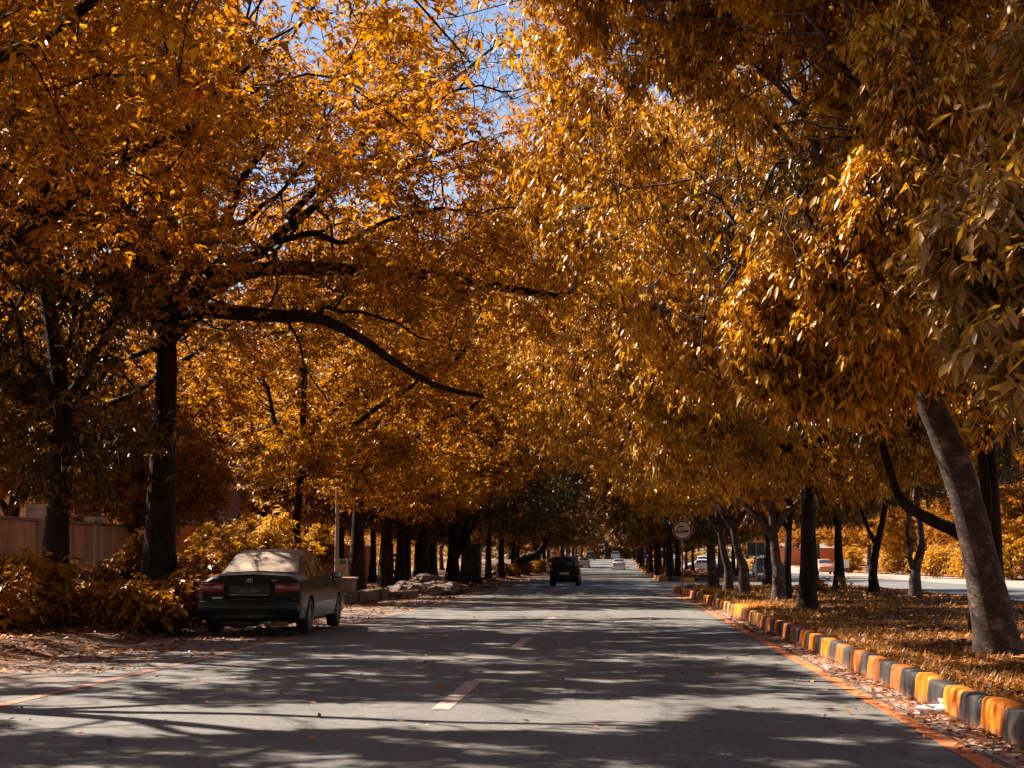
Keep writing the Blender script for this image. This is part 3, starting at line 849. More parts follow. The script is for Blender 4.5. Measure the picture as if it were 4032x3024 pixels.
b = np.array([-9.8, 4.0, 0.1])
tree('roadside_tree', b, ([(0, 0, 0), (0.1, 0, 2), (0.3, 0.1, 4), (0.2, 0.3, 7), (0, 0, 9)], 0.27, 0.08),
     [([(0.2, 0, 3.6), (1.6, 0.2, 5.2), (3.4, 0.2, 6.4), (5.4, 0.1, 7.2)], 0.13, 0.04)],
     [(1.0, 0, 7.6, 4.6, 5.0, 2.4), (4.2, 0, 7.3, 3.2, 4.8, 1.7)],
     34000, M['leaf_left'], M['bark_dark'], 'tree beside the camera, seen only by the shade it casts', group=LG,
     size=0.15, aspect=0.42, mode='flat', per=7, seed=3.9, gap=-0.2, minz=4.2, n2=120)

SHB = [(1.0, 0, 7.6, 5.0, 5.2, 2.6), (5.0, 0, 7.8, 4.4, 5.0, 2.2), (0.5, 0, 10.0, 4.6, 4.6, 2.2), (-2.5, 0, 6.5, 3, 3, 2.4)]
SHL = [([(0.2, 0, 3.6), (1.6, 0.2, 5.2), (3.4, 0.2, 6.4), (5.4, 0.1, 7.6)], 0.13, 0.04), ([(0.2, 0, 4), (-1, 1, 6), (-2, 2, 8)], 0.1, 0.03), ([(0.2, 0, 4.6), (1.2, 1.6, 6.2), (2.5, 3.2, 7.6)], 0.1, 0.03)]
tree('roadside_tree', np.array([-11.2, 20.5, 0.1]), ([(0, 0, 0), (0.1, 0, 2), (0.3, 0.1, 4), (0.2, 0.3, 7), (0, 0, 10)], 0.27, 0.08), SHL, SHB,
     80000, M['leaf_red'], M['bark_dark'], 'tree beyond the left edge of the photo whose crown reaches over the leftmost shrubs', group=LG, size=0.12, aspect=0.44, mode='flat', per=7, seed=3.5, gap=-0.1, minz=4.6)
tree('roadside_tree', np.array([-14.1, 36.5, 0.1]), ([(0, 0, 0), (0.1, 0, 2), (0.3, 0.1, 4), (0.2, 0.3, 7), (0, 0, 10)], 0.24, 0.08), SHL, [(b_[0] + 1.5, b_[1], b_[2], b_[3] * 1.1, b_[4], b_[5]) for b_ in SHB],
     60000, M['leaf_left'], M['bark_dark'], 'tree standing behind the leftmost trunk, in front of the pink wall', group=LG, size=0.14, aspect=0.46, mode='flat', per=7, seed=3.6, gap=-0.1, minz=3.6)
tree('roadside_tree', np.array([at(1150, VPY, 45)[0], 45.0, 0.1]), ([(0, 0, 0), (0.1, 0, 2), (0.2, 0.1, 4), (0.2, 0.3, 7), (0, 0, 10)], 0.17, 0.06), SHL, SHB + [(1.2, -1, 4.2, 2.8, 2.4, 1.1, 30)],
     70000, M['leaf_left'], M['bark_dark'], 'slender dark trunk rising behind the right end of the sedan roof', group=LG, size=0.145, aspect=0.46, mode='flat', per=7, seed=3.7, gap=-0.15, minz=3.0)
# the close row of thick dark trunks on the left
def left_tree(px, Y, w_, label, seed, lean=0.0, top=14.0, n=62000, mat_='leaf_left', limbs=None, size=0.15, forks=True, dz=0):
    b = at(px, VPY, Y); b[2] = vz(Y)
    h = 4.2
    tr = ([(0, 0, 0), (0.02 + lean * .3, 0, 1.2), (0.05 + lean * .6, 0, 2.4), (0.1 + lean, 0.05, h), (0.3 + lean, 0.1, 6), (0.2 + lean, 0, 8.6)], w_ / 2, 0.09)
    rg = random.Random(int(seed * 100))
    lb = [([(lean + .08, 0, h - .4), (1.5, 0.3, 5.0), (3.4, 0.2, 6.4), (5.6, 0, 7.2)], w_ * .28, .04),
          ([(lean + .1, 0, h), (-1.3, 0.4, 5.6), (-2.8, 0.8, 7.4)], w_ * .24, .04),
          ([(lean + .1, 0, h + .3), (0.9, -1.4, 5.8), (1.8, -2.8, 7.6)], w_ * .2, .04),
          ([(lean + .1, 0, h + .5), (0.7, 1.5, 6.0), (1.6, 2.9, 8.0)], w_ * .2, .04)]
    if limbs: lb += limbs
    bl = [(0.5, 0, 6.6 + dz, 4.6, 4.8, 3.0), (5.2, 0, 6.6 + dz, 3.6, 4.8, 2.2), (1.5, 0, top - 3.0, 5.2, 4.6, 3.2), (-3.0, 0, 7.0, 3.4, 4.0, 3.0), (2.4, -1.0, 4.5 + dz, 3.6, 3.6, 1.5), (5.6, 0, 9.6, 3.6, 4.4, 2.4), (1.2, -1.8, 3.9 + dz, 3.6, 2.4, 1.1, 34)]
    return tree('roadside_tree', b, tr, lb, bl, n, M[mat_], M['bark_dark'], label, group=LG, size=size, aspect=0.46, mode='flat', per=7, seed=seed, gap=-0.15, minz=2.85, flare=0.3)
left_tree(1403, 52, 0.66, 'thick straight brown trunk right beside the pale pole and meter box, left of the road', 4.1)
left_tree(1517, 60, 0.66, 'dark trunk standing next right of the thickest brown trunk by the pale pole', 5.2, n=52000)
left_tree(1600, 66, 0.42, 'slim dark trunk in the middle of the left trunk cluster, behind the rubble', 6.3, n=42000, dz=.4)
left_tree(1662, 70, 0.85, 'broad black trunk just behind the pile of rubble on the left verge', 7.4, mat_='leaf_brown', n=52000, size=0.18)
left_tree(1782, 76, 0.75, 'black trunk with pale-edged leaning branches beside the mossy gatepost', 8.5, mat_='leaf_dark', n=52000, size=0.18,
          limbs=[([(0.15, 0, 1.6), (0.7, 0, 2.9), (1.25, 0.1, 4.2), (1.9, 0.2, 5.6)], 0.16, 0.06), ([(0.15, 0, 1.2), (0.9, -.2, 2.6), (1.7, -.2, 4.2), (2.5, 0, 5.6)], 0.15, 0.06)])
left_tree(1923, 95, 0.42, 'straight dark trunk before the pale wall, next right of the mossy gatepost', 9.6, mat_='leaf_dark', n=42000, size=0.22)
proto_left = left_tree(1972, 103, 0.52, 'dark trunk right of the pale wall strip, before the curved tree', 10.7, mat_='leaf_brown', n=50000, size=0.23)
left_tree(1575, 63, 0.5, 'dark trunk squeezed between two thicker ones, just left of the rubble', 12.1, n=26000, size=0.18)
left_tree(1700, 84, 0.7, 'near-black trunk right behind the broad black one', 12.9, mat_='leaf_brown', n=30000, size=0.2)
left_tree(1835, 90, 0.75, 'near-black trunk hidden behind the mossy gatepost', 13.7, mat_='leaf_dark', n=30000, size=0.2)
# curved tree L8
b = at(2052, VPY, 118); b[2] = vz(118)
tree('leaning_tree', b, ([(-.6, 0, 0), (-.2, 0, 1.0), (0.9, 0, 1.5), (1.75, 0, 2.2), (2.0, 0, 3.4), (2.2, 0, 4.6), (2.6, 0, 6.0)], 0.42, 0.14),
     [([(2.1, 0, 4.0), (3.2, 0, 5.0), (4.6, 0, 5.4), (6.2, 0, 5.4)], 0.16, 0.06), ([(2.1, 0, 4.2), (1.2, 0, 5.6), (0.2, 0, 7)], 0.16, 0.05)],
     [(2.5, 0, 7.6, 4.8, 4.6, 3.0), (6.5, 0, 6.8, 3.4, 4.6, 2.2), (-1, 0, 7, 3, 3.6, 2.8), (3, 0, 10.6, 5, 4.6, 2.6)],
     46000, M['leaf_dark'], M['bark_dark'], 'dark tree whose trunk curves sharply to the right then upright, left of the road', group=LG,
     size=0.21, aspect=0.46, mode='flat', per=7, seed=11.8, gap=-0.3, minz=5.2)

RG = 'trees on the planted median'
def blob_at(px, py, Y, rx, ry, rz, bb, wgt): c = at(px, py, Y) - bb; return (c[0], c[1], c[2], rx, ry, rz, wgt)
def right_tree(px, py, w_, label, seed, Y=None, trunk=None, limbs=None, blobs=None, n=60000, size=0.12, lean=-0.2, nm='median_tree', bark='bark_light', top=13.5, minz=2.6, hf=1.9, lm='leaf_right', **kw):
    if Y is None: b = ground(px, py, MED_Z)
    else: b = at(px, VPY, Y)
    b[2] = MED_Z - 0.02 + float(gz(b[1]))
    if trunk is None:
        trunk = ([(0, 0, 0), (0.02, 0, .8), (lean * .4, 0, hf * .7), (lean, 0.05, hf + .8), (lean * 1.6, 0.1, 4.6), (lean * 2, 0, 6.8)], w_ / 2, 0.05)
        limbs = (limbs or []) + [([(lean * .5, 0, hf), (-1.1, 0.3, hf + 1.3), (-2.3, 0.2, hf + 2.6), (-3.4, 0, hf + 3.4)], w_ * .3, .03),
                 ([(lean * .5, 0, hf + .2), (0.8, 0.1, hf + 1.5), (1.6, 0.2, hf + 3.0)], w_ * .28, .03),
                 ([(lean * .8, 0, hf + .6), (-.8, -1.2, hf + 2.0), (-1.2, -2.2, hf + 3.2)], w_ * .22, .03),
                 ([(lean * .8, 0, hf + .6), (-.3, 1.3, hf + 2.2), (-.6, 2.4, hf + 3.6)], w_ * .22, .03)]
    if blobs is None:
        blobs = [(-1.2, 0, 5.4, 3.4, 3.6, 2.4), (-4.0, 0, 5.9, 2.8, 3.8, 2.0), (-1.4, 0, top - 3.0, 4.6, 4.0, 3.2), (1.8, 0, 5.2, 2.8, 3.4, 2.4), (-1.6, -.6, 3.7, 2.8, 3.0, 1.2, 26), (1.4, -1, 3.5, 2.4, 2.4, 1.0, 14), (-5.0, 0, 9.0, 3.0, 3.8, 2.4)]
    return tree(nm, b, trunk, limbs or [], blobs, n, M[lm], M[bark], label, group=RG, size=size, aspect=0.36, mode='droop', per=7, seed=seed, gap=0.06, spread=0.62, droop=0.8, minz=minz, flare=0.28, **kw)
# R1: big leaning trunk at the right edge
b = ground(3935, 2585, MED_Z); Yb = b[1]
pts = lambda L: loc_pts([at(px, py, Y) for px, py, Y in L], np.array([b[0], b[1], MED_Z - .02]))
right_tree(3935, 2585, 0.5, 'nearest leaning trunk with pale patchy bark at the right edge of the median', 21.1,
    trunk=([(0, 0, 0)] + pts([(3905, 2420, Yb), (3860, 2200, Yb), (3800, 1950, Yb), (3720, 1720, Yb), (3640, 1540, Yb), (3600, 1360, Yb + .2), (3590, 1000, Yb + .8), (3600, 500, Yb + 1.6), (3560, -100, Yb + 2.6)]), 0.225, 0.09),
    limbs=[(pts([(3612, 1420, Yb + .1), (3740, 1300, Yb + .4), (3900, 1200, Yb + .8), (3960, 700, Yb + 1.5), (3930, 100, Yb + 2)]), 0.13, 0.06),
           (pts([(3630, 1500, Yb), (3450, 1300, Yb + .6), (3200, 1100, Yb + 1.4), (2900, 900, Yb + 2.2)]), 0.09, 0.025),
           (pts([(3600, 1200, Yb + .5), (3400, 800, Yb + 1.5), (3150, 450, Yb + 3), (2850, 200, Yb + 5)]), 0.09, 0.025)],
    blobs=[(-1.6, 1.0, 4.6, 1.9, 2.2, 1.2), (-2.8, 2.2, 5.8, 2.6, 3.0, 1.6), (-0.5, 1.6, 6.6, 2.6, 2.8, 1.8), (-3.2, 2.5, 8.2, 3.4, 3.4, 1.8), (0.9, 1.0, 4.4, 1.7, 2.2, 1.5), (0.5, 1.0, 8.5, 2.8, 3.0, 1.6), (-.5, -.6, 4.0, 1.0, .8, .8, 3), (-2.0, 2.4, 3.9, 2.2, 2.0, 1.0, 9), (1.0, 2.4, 3.5, 1.6, 2.0, 1.0, 6)] + [blob_at(3560, 1020, Yb - 1.6, 1.1, .7, 1.2, np.array([b[0], b[1], MED_Z - .02]), 9), blob_at(3300, 1250, Yb - 1.2, 1.2, .8, 1.1, np.array([b[0], b[1], MED_Z - .02]), 8), blob_at(3620, 420, Yb - .8, 1.0, .9, 1.1, np.array([b[0], b[1], MED_Z - .02]), 7), (-3.2, 3, 10.9, 3.6, 3.6, 1.7, 34)],  # topmost blob: out-of-view crown added to shade the lower crown
    n=400000, size=0.10, hi=True, minz=2.5, bk=1.6, n1=40, n2=300)
# R0: overhanging branches close to the camera, trunk out of frame
b0 = np.array([4.4, 7.6, MED_Z - .02])
P7 = lambda L: loc_pts([at(px, py, Y) for px, py, Y in L], b0)
tree('median_tree', b0, ([(0, 0, 0), (0.05, 0, 1.2), (-.1, 0, 2.4), (-.2, 0.1, 4.0), (-.2, 0, 6.0)], 0.2, 0.07),
     [([(-.1, 0, 2.2), (-.9, -.1, 2.7)] + P7([(4050, 1150, 7.6), (3820, 980, 7.7)]), 0.05, 0.012), ([(-.15, 0, 2.6), (-.9, 0, 3.2)] + P7([(4060, 700, 7.6), (3900, 640, 7.8)]), 0.04, 0.012),
      ([(-.2, 0, 3.8), (-1.2, .5, 5.0), (-2.2, 1, 6.0), (-4.2, 1.3, 6.7)], 0.08, 0.03)],
     [blob_at(3900, 1000, 7.5, .36, .6, .36, b0, 2.2), blob_at(3990, 1350, 7.4, .24, .5, .30, b0, 1.2), blob_at(4010, 700, 7.5, .22, .5, .22, b0, 1.0), blob_at(4060, 230, 7.6, .16, .5, .22, b0, .8),
      (-1.6, 1.2, 6.6, 2.6, 2.4, 1.5, 6), (0.5, 0, 6.8, 2.0, 2.4, 1.6, 3), (-4.4, 1.4, 6.6, 2.6, 2.2, 0.9, 12)],  # farthest-reaching blob is out of view, added to shade the leaves below
     30000, M['leaf_near'], M['bark_light'], 'overhanging branch with large blurred leaves at the right edge, trunk out of frame', group=RG,
     size=0.10, aspect=0.36, mode='droop', per=6, hi=True, seed=22.2, gap=-1.5, minz=2.0, cull=False, n1=24, n2=80, spread=0.6)
right_tree(3180, 2401, 0.42, 'dark trunk in front of the pale forked trunk on the median', 23.3, bark='bark_dark', n=190000, size=0.12, lean=0.12, top=12.6, hf=2.9, minz=2.3)
right_tree(3066, 2367, 0.37, 'pale grey trunk with carved bark, forking at head height on the median', 24.4, n=140000, size=0.13, lean=-0.12, top=13.4, hf=1.6, minz=2.4)
right_tree(3098, 2366, 0.26, 'slim dark trunk pressed right behind the pale grey forked trunk', 24.9, bark='bark_dark', n=16000, size=0.13, lean=0.15, top=9.5)
right_tree(2928, 2347, 0.36, 'Y-forked trunk on the median between the pale trunk and the SLOW sign', 25.5, n=105000, size=0.135, lean=-0.35, top=14.2, hf=1.9)
right_tree(2867, 2334, 0.34, 'narrow grey trunk on the median, next left of the Y-forked one', 26.6, n=56000, size=0.155, lean=-0.3, top=14.6)
right_tree(2805, 2320, 0.36, 'twin-stemmed trunk on the median, nearest right of the SLOW sign', 27.7, n=56000, size=0.165, lean=0.05, top=14.6,
           limbs=[([(0.18, 0.1, 0.0), (.22, 0, 1), (.35, 0, 2.4), (0.5, 0, 4)], 0.11, 0.05)])
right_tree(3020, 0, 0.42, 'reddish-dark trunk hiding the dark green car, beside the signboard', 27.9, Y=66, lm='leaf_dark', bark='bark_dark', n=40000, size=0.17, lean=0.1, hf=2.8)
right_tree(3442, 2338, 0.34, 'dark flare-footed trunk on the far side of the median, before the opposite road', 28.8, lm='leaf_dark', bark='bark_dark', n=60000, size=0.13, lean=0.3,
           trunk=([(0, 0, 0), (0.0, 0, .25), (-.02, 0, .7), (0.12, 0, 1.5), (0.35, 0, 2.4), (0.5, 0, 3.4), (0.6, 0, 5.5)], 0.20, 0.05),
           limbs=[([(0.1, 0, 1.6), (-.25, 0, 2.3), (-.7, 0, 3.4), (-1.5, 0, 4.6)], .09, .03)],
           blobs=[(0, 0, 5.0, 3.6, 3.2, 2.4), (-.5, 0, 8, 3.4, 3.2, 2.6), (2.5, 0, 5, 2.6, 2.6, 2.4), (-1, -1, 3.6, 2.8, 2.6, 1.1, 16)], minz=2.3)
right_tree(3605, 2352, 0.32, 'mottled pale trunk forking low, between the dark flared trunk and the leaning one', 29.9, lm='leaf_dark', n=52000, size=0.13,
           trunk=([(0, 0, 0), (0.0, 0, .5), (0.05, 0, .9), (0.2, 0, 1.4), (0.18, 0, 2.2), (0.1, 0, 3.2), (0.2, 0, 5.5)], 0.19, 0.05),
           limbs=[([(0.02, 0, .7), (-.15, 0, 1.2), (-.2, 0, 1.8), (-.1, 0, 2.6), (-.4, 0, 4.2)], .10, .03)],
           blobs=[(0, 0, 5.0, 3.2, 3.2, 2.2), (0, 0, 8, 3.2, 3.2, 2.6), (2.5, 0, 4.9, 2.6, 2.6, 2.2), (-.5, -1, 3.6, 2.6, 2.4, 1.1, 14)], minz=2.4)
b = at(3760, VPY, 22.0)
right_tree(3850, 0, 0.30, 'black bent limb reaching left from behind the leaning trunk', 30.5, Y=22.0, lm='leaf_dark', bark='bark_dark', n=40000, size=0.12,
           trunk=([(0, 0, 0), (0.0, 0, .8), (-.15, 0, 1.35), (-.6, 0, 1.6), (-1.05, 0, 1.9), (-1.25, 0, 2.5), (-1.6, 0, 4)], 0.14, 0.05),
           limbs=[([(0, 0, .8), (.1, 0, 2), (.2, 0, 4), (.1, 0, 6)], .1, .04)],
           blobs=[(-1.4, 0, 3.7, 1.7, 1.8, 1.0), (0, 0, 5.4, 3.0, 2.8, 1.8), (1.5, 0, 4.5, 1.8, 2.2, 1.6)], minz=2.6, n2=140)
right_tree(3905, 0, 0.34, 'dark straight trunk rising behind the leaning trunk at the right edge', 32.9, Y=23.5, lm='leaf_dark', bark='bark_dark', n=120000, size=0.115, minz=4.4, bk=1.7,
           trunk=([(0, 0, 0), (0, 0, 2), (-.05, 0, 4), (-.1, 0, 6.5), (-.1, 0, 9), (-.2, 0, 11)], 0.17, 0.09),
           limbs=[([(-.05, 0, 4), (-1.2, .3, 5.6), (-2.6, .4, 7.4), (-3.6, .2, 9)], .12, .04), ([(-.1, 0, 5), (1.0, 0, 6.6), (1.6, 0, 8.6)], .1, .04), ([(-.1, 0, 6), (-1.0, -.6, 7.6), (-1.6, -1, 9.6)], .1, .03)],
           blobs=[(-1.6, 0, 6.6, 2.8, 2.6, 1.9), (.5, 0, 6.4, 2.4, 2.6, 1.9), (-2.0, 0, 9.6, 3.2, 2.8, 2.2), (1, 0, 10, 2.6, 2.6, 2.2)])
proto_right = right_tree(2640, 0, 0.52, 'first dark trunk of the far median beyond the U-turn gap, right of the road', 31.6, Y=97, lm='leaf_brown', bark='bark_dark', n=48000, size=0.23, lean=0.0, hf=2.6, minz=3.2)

# generic far trees (copies of two prototypes, each with its trunk and crown)
rg = random.Random(5)
for Y in [66, 74, 83, 93, 104, 117, 131, 147, 165, 190, 220]:
    copy_thing(proto_left, (-12.6 + rg.uniform(-.7, .7), Y, vz(Y)), rg.uniform(-1.5, 1.5), (rg.uniform(.8, .95),) * 2 + (rg.uniform(.75, .85),),
               'shaded tree of the second left row, before the boundary walls', 'second row of trees on the left')
for Y in [128, 136, 145, 154, 164, 175, 190, 206, 224, 243, 262, 283, 305, 330]:
    copy_thing(proto_left, (-8.3 + rg.uniform(-1, 0.4), Y, vz(Y)), rg.uniform(-.5, .5), (rg.uniform(.9, 1.1),) * 2 + (rg.uniform(.9, 1.1),),
               'dark-trunked tree in the far left row, beyond the sharply curved tree', 'far trees of the left roadside row')
for Y in [102, 108, 115, 123, 131, 140, 150, 161, 172, 184, 197, 211, 226, 243, 262, 283, 306, 332]:
    copy_thing(proto_right, (3.1 + rg.uniform(-.4, .8), Y, MED_Z + float(gz(Y)) - .03), rg.uniform(-.6, .6), (rg.uniform(.85, 1.05),) * 2 + (rg.uniform(.85, 1.05),),
               'dark slim trunk in the far median row beyond the U-turn gap', 'far trees along the median kerb')
for Y in [56, 68, 100, 112, 126, 142, 160, 180, 205, 235, 270]:
    copy_thing(proto_right, (8.2 + rg.uniform(-.5, .5), Y, MED_Z + float(gz(Y)) - .03), rg.uniform(0, 6.28), (rg.uniform(.7, .95),) * 2 + (rg.uniform(.8, 1.0),),
               'slim tree on the far side of the median beside the opposite road', 'far trees along the opposite road')
bt = tree('background_tree', np.array([31.0, 92.0, 0.05]), ([(0, 0, 0), (0.1, 0, 2), (0.2, 0, 4), (0.3, 0, 7)], 0.3, 0.1),
     [([(0.1, 0, 2.6), (-1.2, 0, 4.4), (-2.6, 0, 6)], 0.14, 0.05), ([(0.1, 0, 3), (1.4, 0, 4.8), (2.6, 0, 6.4)], 0.14, 0.05)],
     [(0, 0, 6.4, 4.6, 4.4, 3.0), (-2, 0, 4.6, 2.6, 3, 1.6), (2, 0, 5, 2.8, 3, 1.8), (0, 0, 9.4, 4.0, 4.0, 2.8)],
     26000, M['leaf_far'], M['bark_light'], 'pinkish-trunked tree on the far verge of the opposite road', group='trees on the far verge of the opposite road', size=0.24, aspect=0.5, mode='flat', per=6, seed=41.1, gap=-0.5, minz=2.0, cull=False)
VG = 'trees on the far verge of the opposite road'
for x, Y in [(27.5, 104), (33, 112), (28.5, 124), (30.5, 133), (35, 140), (28.5, 150), (31.5, 158), (27.8, 170), (34, 176), (29, 188), (36, 196), (28, 215), (33, 230), (30, 255), (28, 285), (40, 120), (44, 150), (47, 185), (42, 230), (50, 260), (38, 95), (27, 320), (18, 345), (22, 360)]:
    copy_thing(bt, (x, Y, .05 + float(gz(Y))), rg.uniform(0, 6.28), (rg.uniform(.85, 1.15),) * 2 + (rg.uniform(.85, 1.1),), None, None)
for x, Y in [(9.2, 12.5), (9.4, 19.5), (12.5, 8)]:  # unseen trees added to keep skylight off the nearest trunk
    copy_thing(proto_right, (x, Y, MED_Z - .03), rg.uniform(0, 6.28), (.85, .85, .85), 'unseen tree added at the right to block skylight', 'unseen trees added to block skylight from the right')
for x, Y in [(-9, -4), (-9.5, -13), (5.5, -3), (7, -12), (-8, -22), (1, -26), (12, 3), (13, -8), (8.5, -20), (-15, 6), (-16, -6)]:  # unseen trees added to block skylight from behind
    copy_thing(bt, (x, Y, .05), rg.uniform(0, 6.28), (1.2, 1.2, 1.15), 'unseen tree added behind the camera to cut skylight', 'unseen trees added behind the camera against skylight')
for x, Y in [(-21, 44), (-23, 52), (-27, 66), (-20, 84), (-26, 92), (-21, 102), (-24, 116), (-20, 130), (-26, 146), (-20, 160), (-22, 185), (-20, 210), (-24, 240), (-19, 270), (-22, 300), (-33, 80), (-34, 120), (-32, 170), (-20, 34), (-25, 38), (-20.5, 49), (-23, 77)]:
    copy_thing(bt, (x, Y, .05 + float(gz(Y))), rg.uniform(0, 6.28), (rg.uniform(.9, 1.2),) * 2 + (rg.uniform(.95, 1.25),), 'leafy garden tree rising behind the left boundary walls', 'garden trees behind the left walls')
for x, Y in [(-13, 345), (-6, 352), (-1, 362), (5, 356), (11, 350), (-9, 372), (2, 380), (9, 376), (-3, 345), (15, 372)]:
    copy_thing(bt, (x, Y, .05 + float(gz(Y))), rg.uniform(0, 6.28), (1.3, 1.3, 1.15), 'sunlit tree closing the far end of the road', 'trees closing the end of the road')

def woods(name, x0, y0, x1, y1, depth, h, n, size, label, seed, zoff=0.0, m='leaf_far'):
    rng = np.random.default_rng(seed)
    t = rng.random(n); L = math.hypot(x1 - x0, y1 - y0)
    nx, ny = -(y1 - y0) / L, (x1 - x0) / L
    k = rng.uniform(-.5, .5, n) * depth
    P = np.stack([x0 + (x1 - x0) * t + nx * k, y0 + (y1 - y0) * t + ny * k, rng.random(n) ** .8 * h], 1)
    top = h * (.72 + .28 * vnoise(P * [1, 1, 0], .25, seed)) * (1 - (2 * k / depth) ** 2 * .3)
    P = P[(P[:, 2] < top) & (vnoise(P, .6, seed) + .5 * vnoise(P, 1.7, seed + 1) > -.45)]
    P[:, 2] += gz(P[:, 1]) + zoff
    V, tr = leaves(P, size, .55, 'flat', 5, rng, .5)
    o = obj(name, np_mesh(name, V, tris=tr), M[m]); tag(o, label, 'woods', kind='stuff')
woods('far_woods', -45, 385, 50, 385, 18, 16, 16000, .7, 'orange autumn woods closing the far end of the road', 1)
woods('far_thicket', -8, 352, 14, 350, 6, 4.5, 5000, .4, 'sunlit golden undergrowth at the end of the road', 2)
woods('left_woods', -38, 20, -40, 330, 9, 13, 22000, .5, 'autumn trees massed behind the gardens on the left', 3)
woods('right_woods', 62, 60, 58, 380, 10, 12, 22000, .55, 'autumn woods massed beyond the opposite road', 4)

copy_thing(bt, (-15.0, 45.5, .1), .6, (.68, .68, .68), 'small dark tree hiding the house wall above the pink wall', 'garden trees behind the left walls')
copy_thing(bt, (-17.2, 55, .1), 2.2, (.6, .6, .62), 'small leafy tree over the brick wall beside the balcony', 'garden trees behind the left walls')
# ------------------------------------------------------------------ shrubs, hedges
def shrub(b, r, h, n, label, m='leaf_shrub', size=0.12, seed=1.0, name='shrub', cat='shrub', group='shrubs along the left verge', aspect=0.5, ry=None, stems=6):
    rng = np.random.default_rng(int(seed * 77))
    root = empty(name, tuple(b), 0, label, cat, group)
    s = Skel()
    for k in range(stems):
        a = rng.uniform(0, 6.28); rr = r * rng.uniform(.2, .8)
        s.line([(0.15 * math.cos(a), .15 * math.sin(a), -0.05), (rr * .5 * math.cos(a), rr * .5 * math.sin(a), h * .4), (rr * math.cos(a), rr * math.sin(a), h * rng.uniform(.7, 1.0))], 0.02, 0.006, 7, 5)
    ry = ry or r
    T = blob_sample([(0, 0, h * .5, r, ry, h * .5), (r * .3, 0, h * .7, r * .6, ry * .6, h * .42), (-r * .4, 0, h * .35, r * .7, ry * .7, h * .35)], n // 18, 0.42, rng, seed, -0.15, 1.6)
    T = T[T[:, 2] > 0.05]
    P, d = s.stage(T, 4, 3, 0.006, 0.003, 0.4, 0.1, 0.05, 0.5, rng)
    V, q = tubes(s.batches)
    obj('stem', np_mesh('stem', V, quads=q, smooth=True), M['bark_dark'], root)
    cl = np.concatenate([P[:, 3], P[:, 2], (P[:, 3] + P[:, 2]) / 2]) + rng.normal(0, .05, (len(P) * 3, 3))
    V, tr = leaves(cl, size, aspect, 'flat', 6, rng, 0.5)
    V[:, 2] = np.maximum(V[:, 2], -0.02)
    obj('crown', np_mesh('crown', V, tris=tr), M[m], root)
    return root
SH = [(60, 2440, 23.5, 1.1, 1.15, 4200, 'tall golden shrub at the left edge of the photo'), (230, 2440, 25, 0.9, 0.75, 3200, 'dark shrub at the foot of the leftmost trunk'),
      (330, 2400, 27.5, 0.9, 0.6, 3000, 'low shrub before the pink wall, between the two left trunks'), (470, 2420, 25.0, .95, 0.75, 3400, 'sunlit shrub left of the spreading tree'),
      (560, 2460, 24.0, .8, .8, 2600, 'low shrub in front of the spreading tree, nearest its left side'), (690, 2450, 24.6, .8, .85, 3000, 'pale-leaved shrub between the spreading tree and the sedan'),
      (745, 2400, 28.5, .9, 1.25, 2800, 'upright shrub against the brick wall beside the sedan'), (130, 2380, 27.5, 1.1, 1.3, 4200, 'tall shrub behind the leftmost trunk'),
      (395, 2300, 29.5, 0.5, 1.0, 2600, 'slender shrub in front of the wall pillar'), (560, 2300, 30, .5, 1.7, 2800, 'tall yellow shrub just left of the spreading trunk'),
      (-60, 2450, 22.5, 1.1, 1.3, 3400, 'shrub cut by the left edge of the photo'), (850, 2300, 33, 1.0, 1.3, 3800, 'rounded shrub behind the sedan roof')]
for i, (px, py, Y, r, h, n, lab) in enumerate(SH):
    b = at(px, VPY, Y); b[2] = 0.08
    shrub(b, r, h, int(n * 1.5), lab, size=0.13, seed=i + 1.3)
for i, (px, Y, r, h, lab, mm) in enumerate([(960, 40, 1.7, 2.4, 'large feathery golden bush rising behind the sedan roof', 'leaf_hedge'), (1080, 46, 1.7, 2.1, 'olive bush behind the right side of the sedan roof', 'leaf_hedge'),
        (1230, 70, 1.6, 2.9, 'bush overhanging the red wall left of the pale pole', 'leaf_hedge'), (2060, 128, .9, 1.0, 'small bright yellow shrub at the foot of the curved tree', 'leaf_hedge'),
        (2125, 140, 1.0, 1.3, 'golden shrub behind the boulder, left of the white hatchback', 'leaf_hedge'), (1990, 112, 1.2, .9, 'low dark shrub before the far left trunks', 'leaf_shrub')]):
    b = at(px, VPY, Y); b[2] = 0.1
    shrub(b, r, h, 6500, lab, mm, size=0.14 if Y < 60 else 0.2, seed=i + 31.1, group='bushes further along the left verge', aspect=0.35)
b = at(770, VPY, 50); b[2] = 2.0
for px, Y, lab in ((740, 49, 'greyish-pink flowering creeper tumbling over the brick wall, left part'), (845, 55, 'greyish-pink flowering creeper tumbling over the brick wall, right part')):
    b = at(px, VPY, Y); b = np.array([-15.3, b[1], 1.75])
    shrub(b, .9, 1.3, 5200, lab, 'rose_pink', size=0.13, seed=px, name='creeper', cat='creeper', group='creepers over the brick wall', ry=2.2)
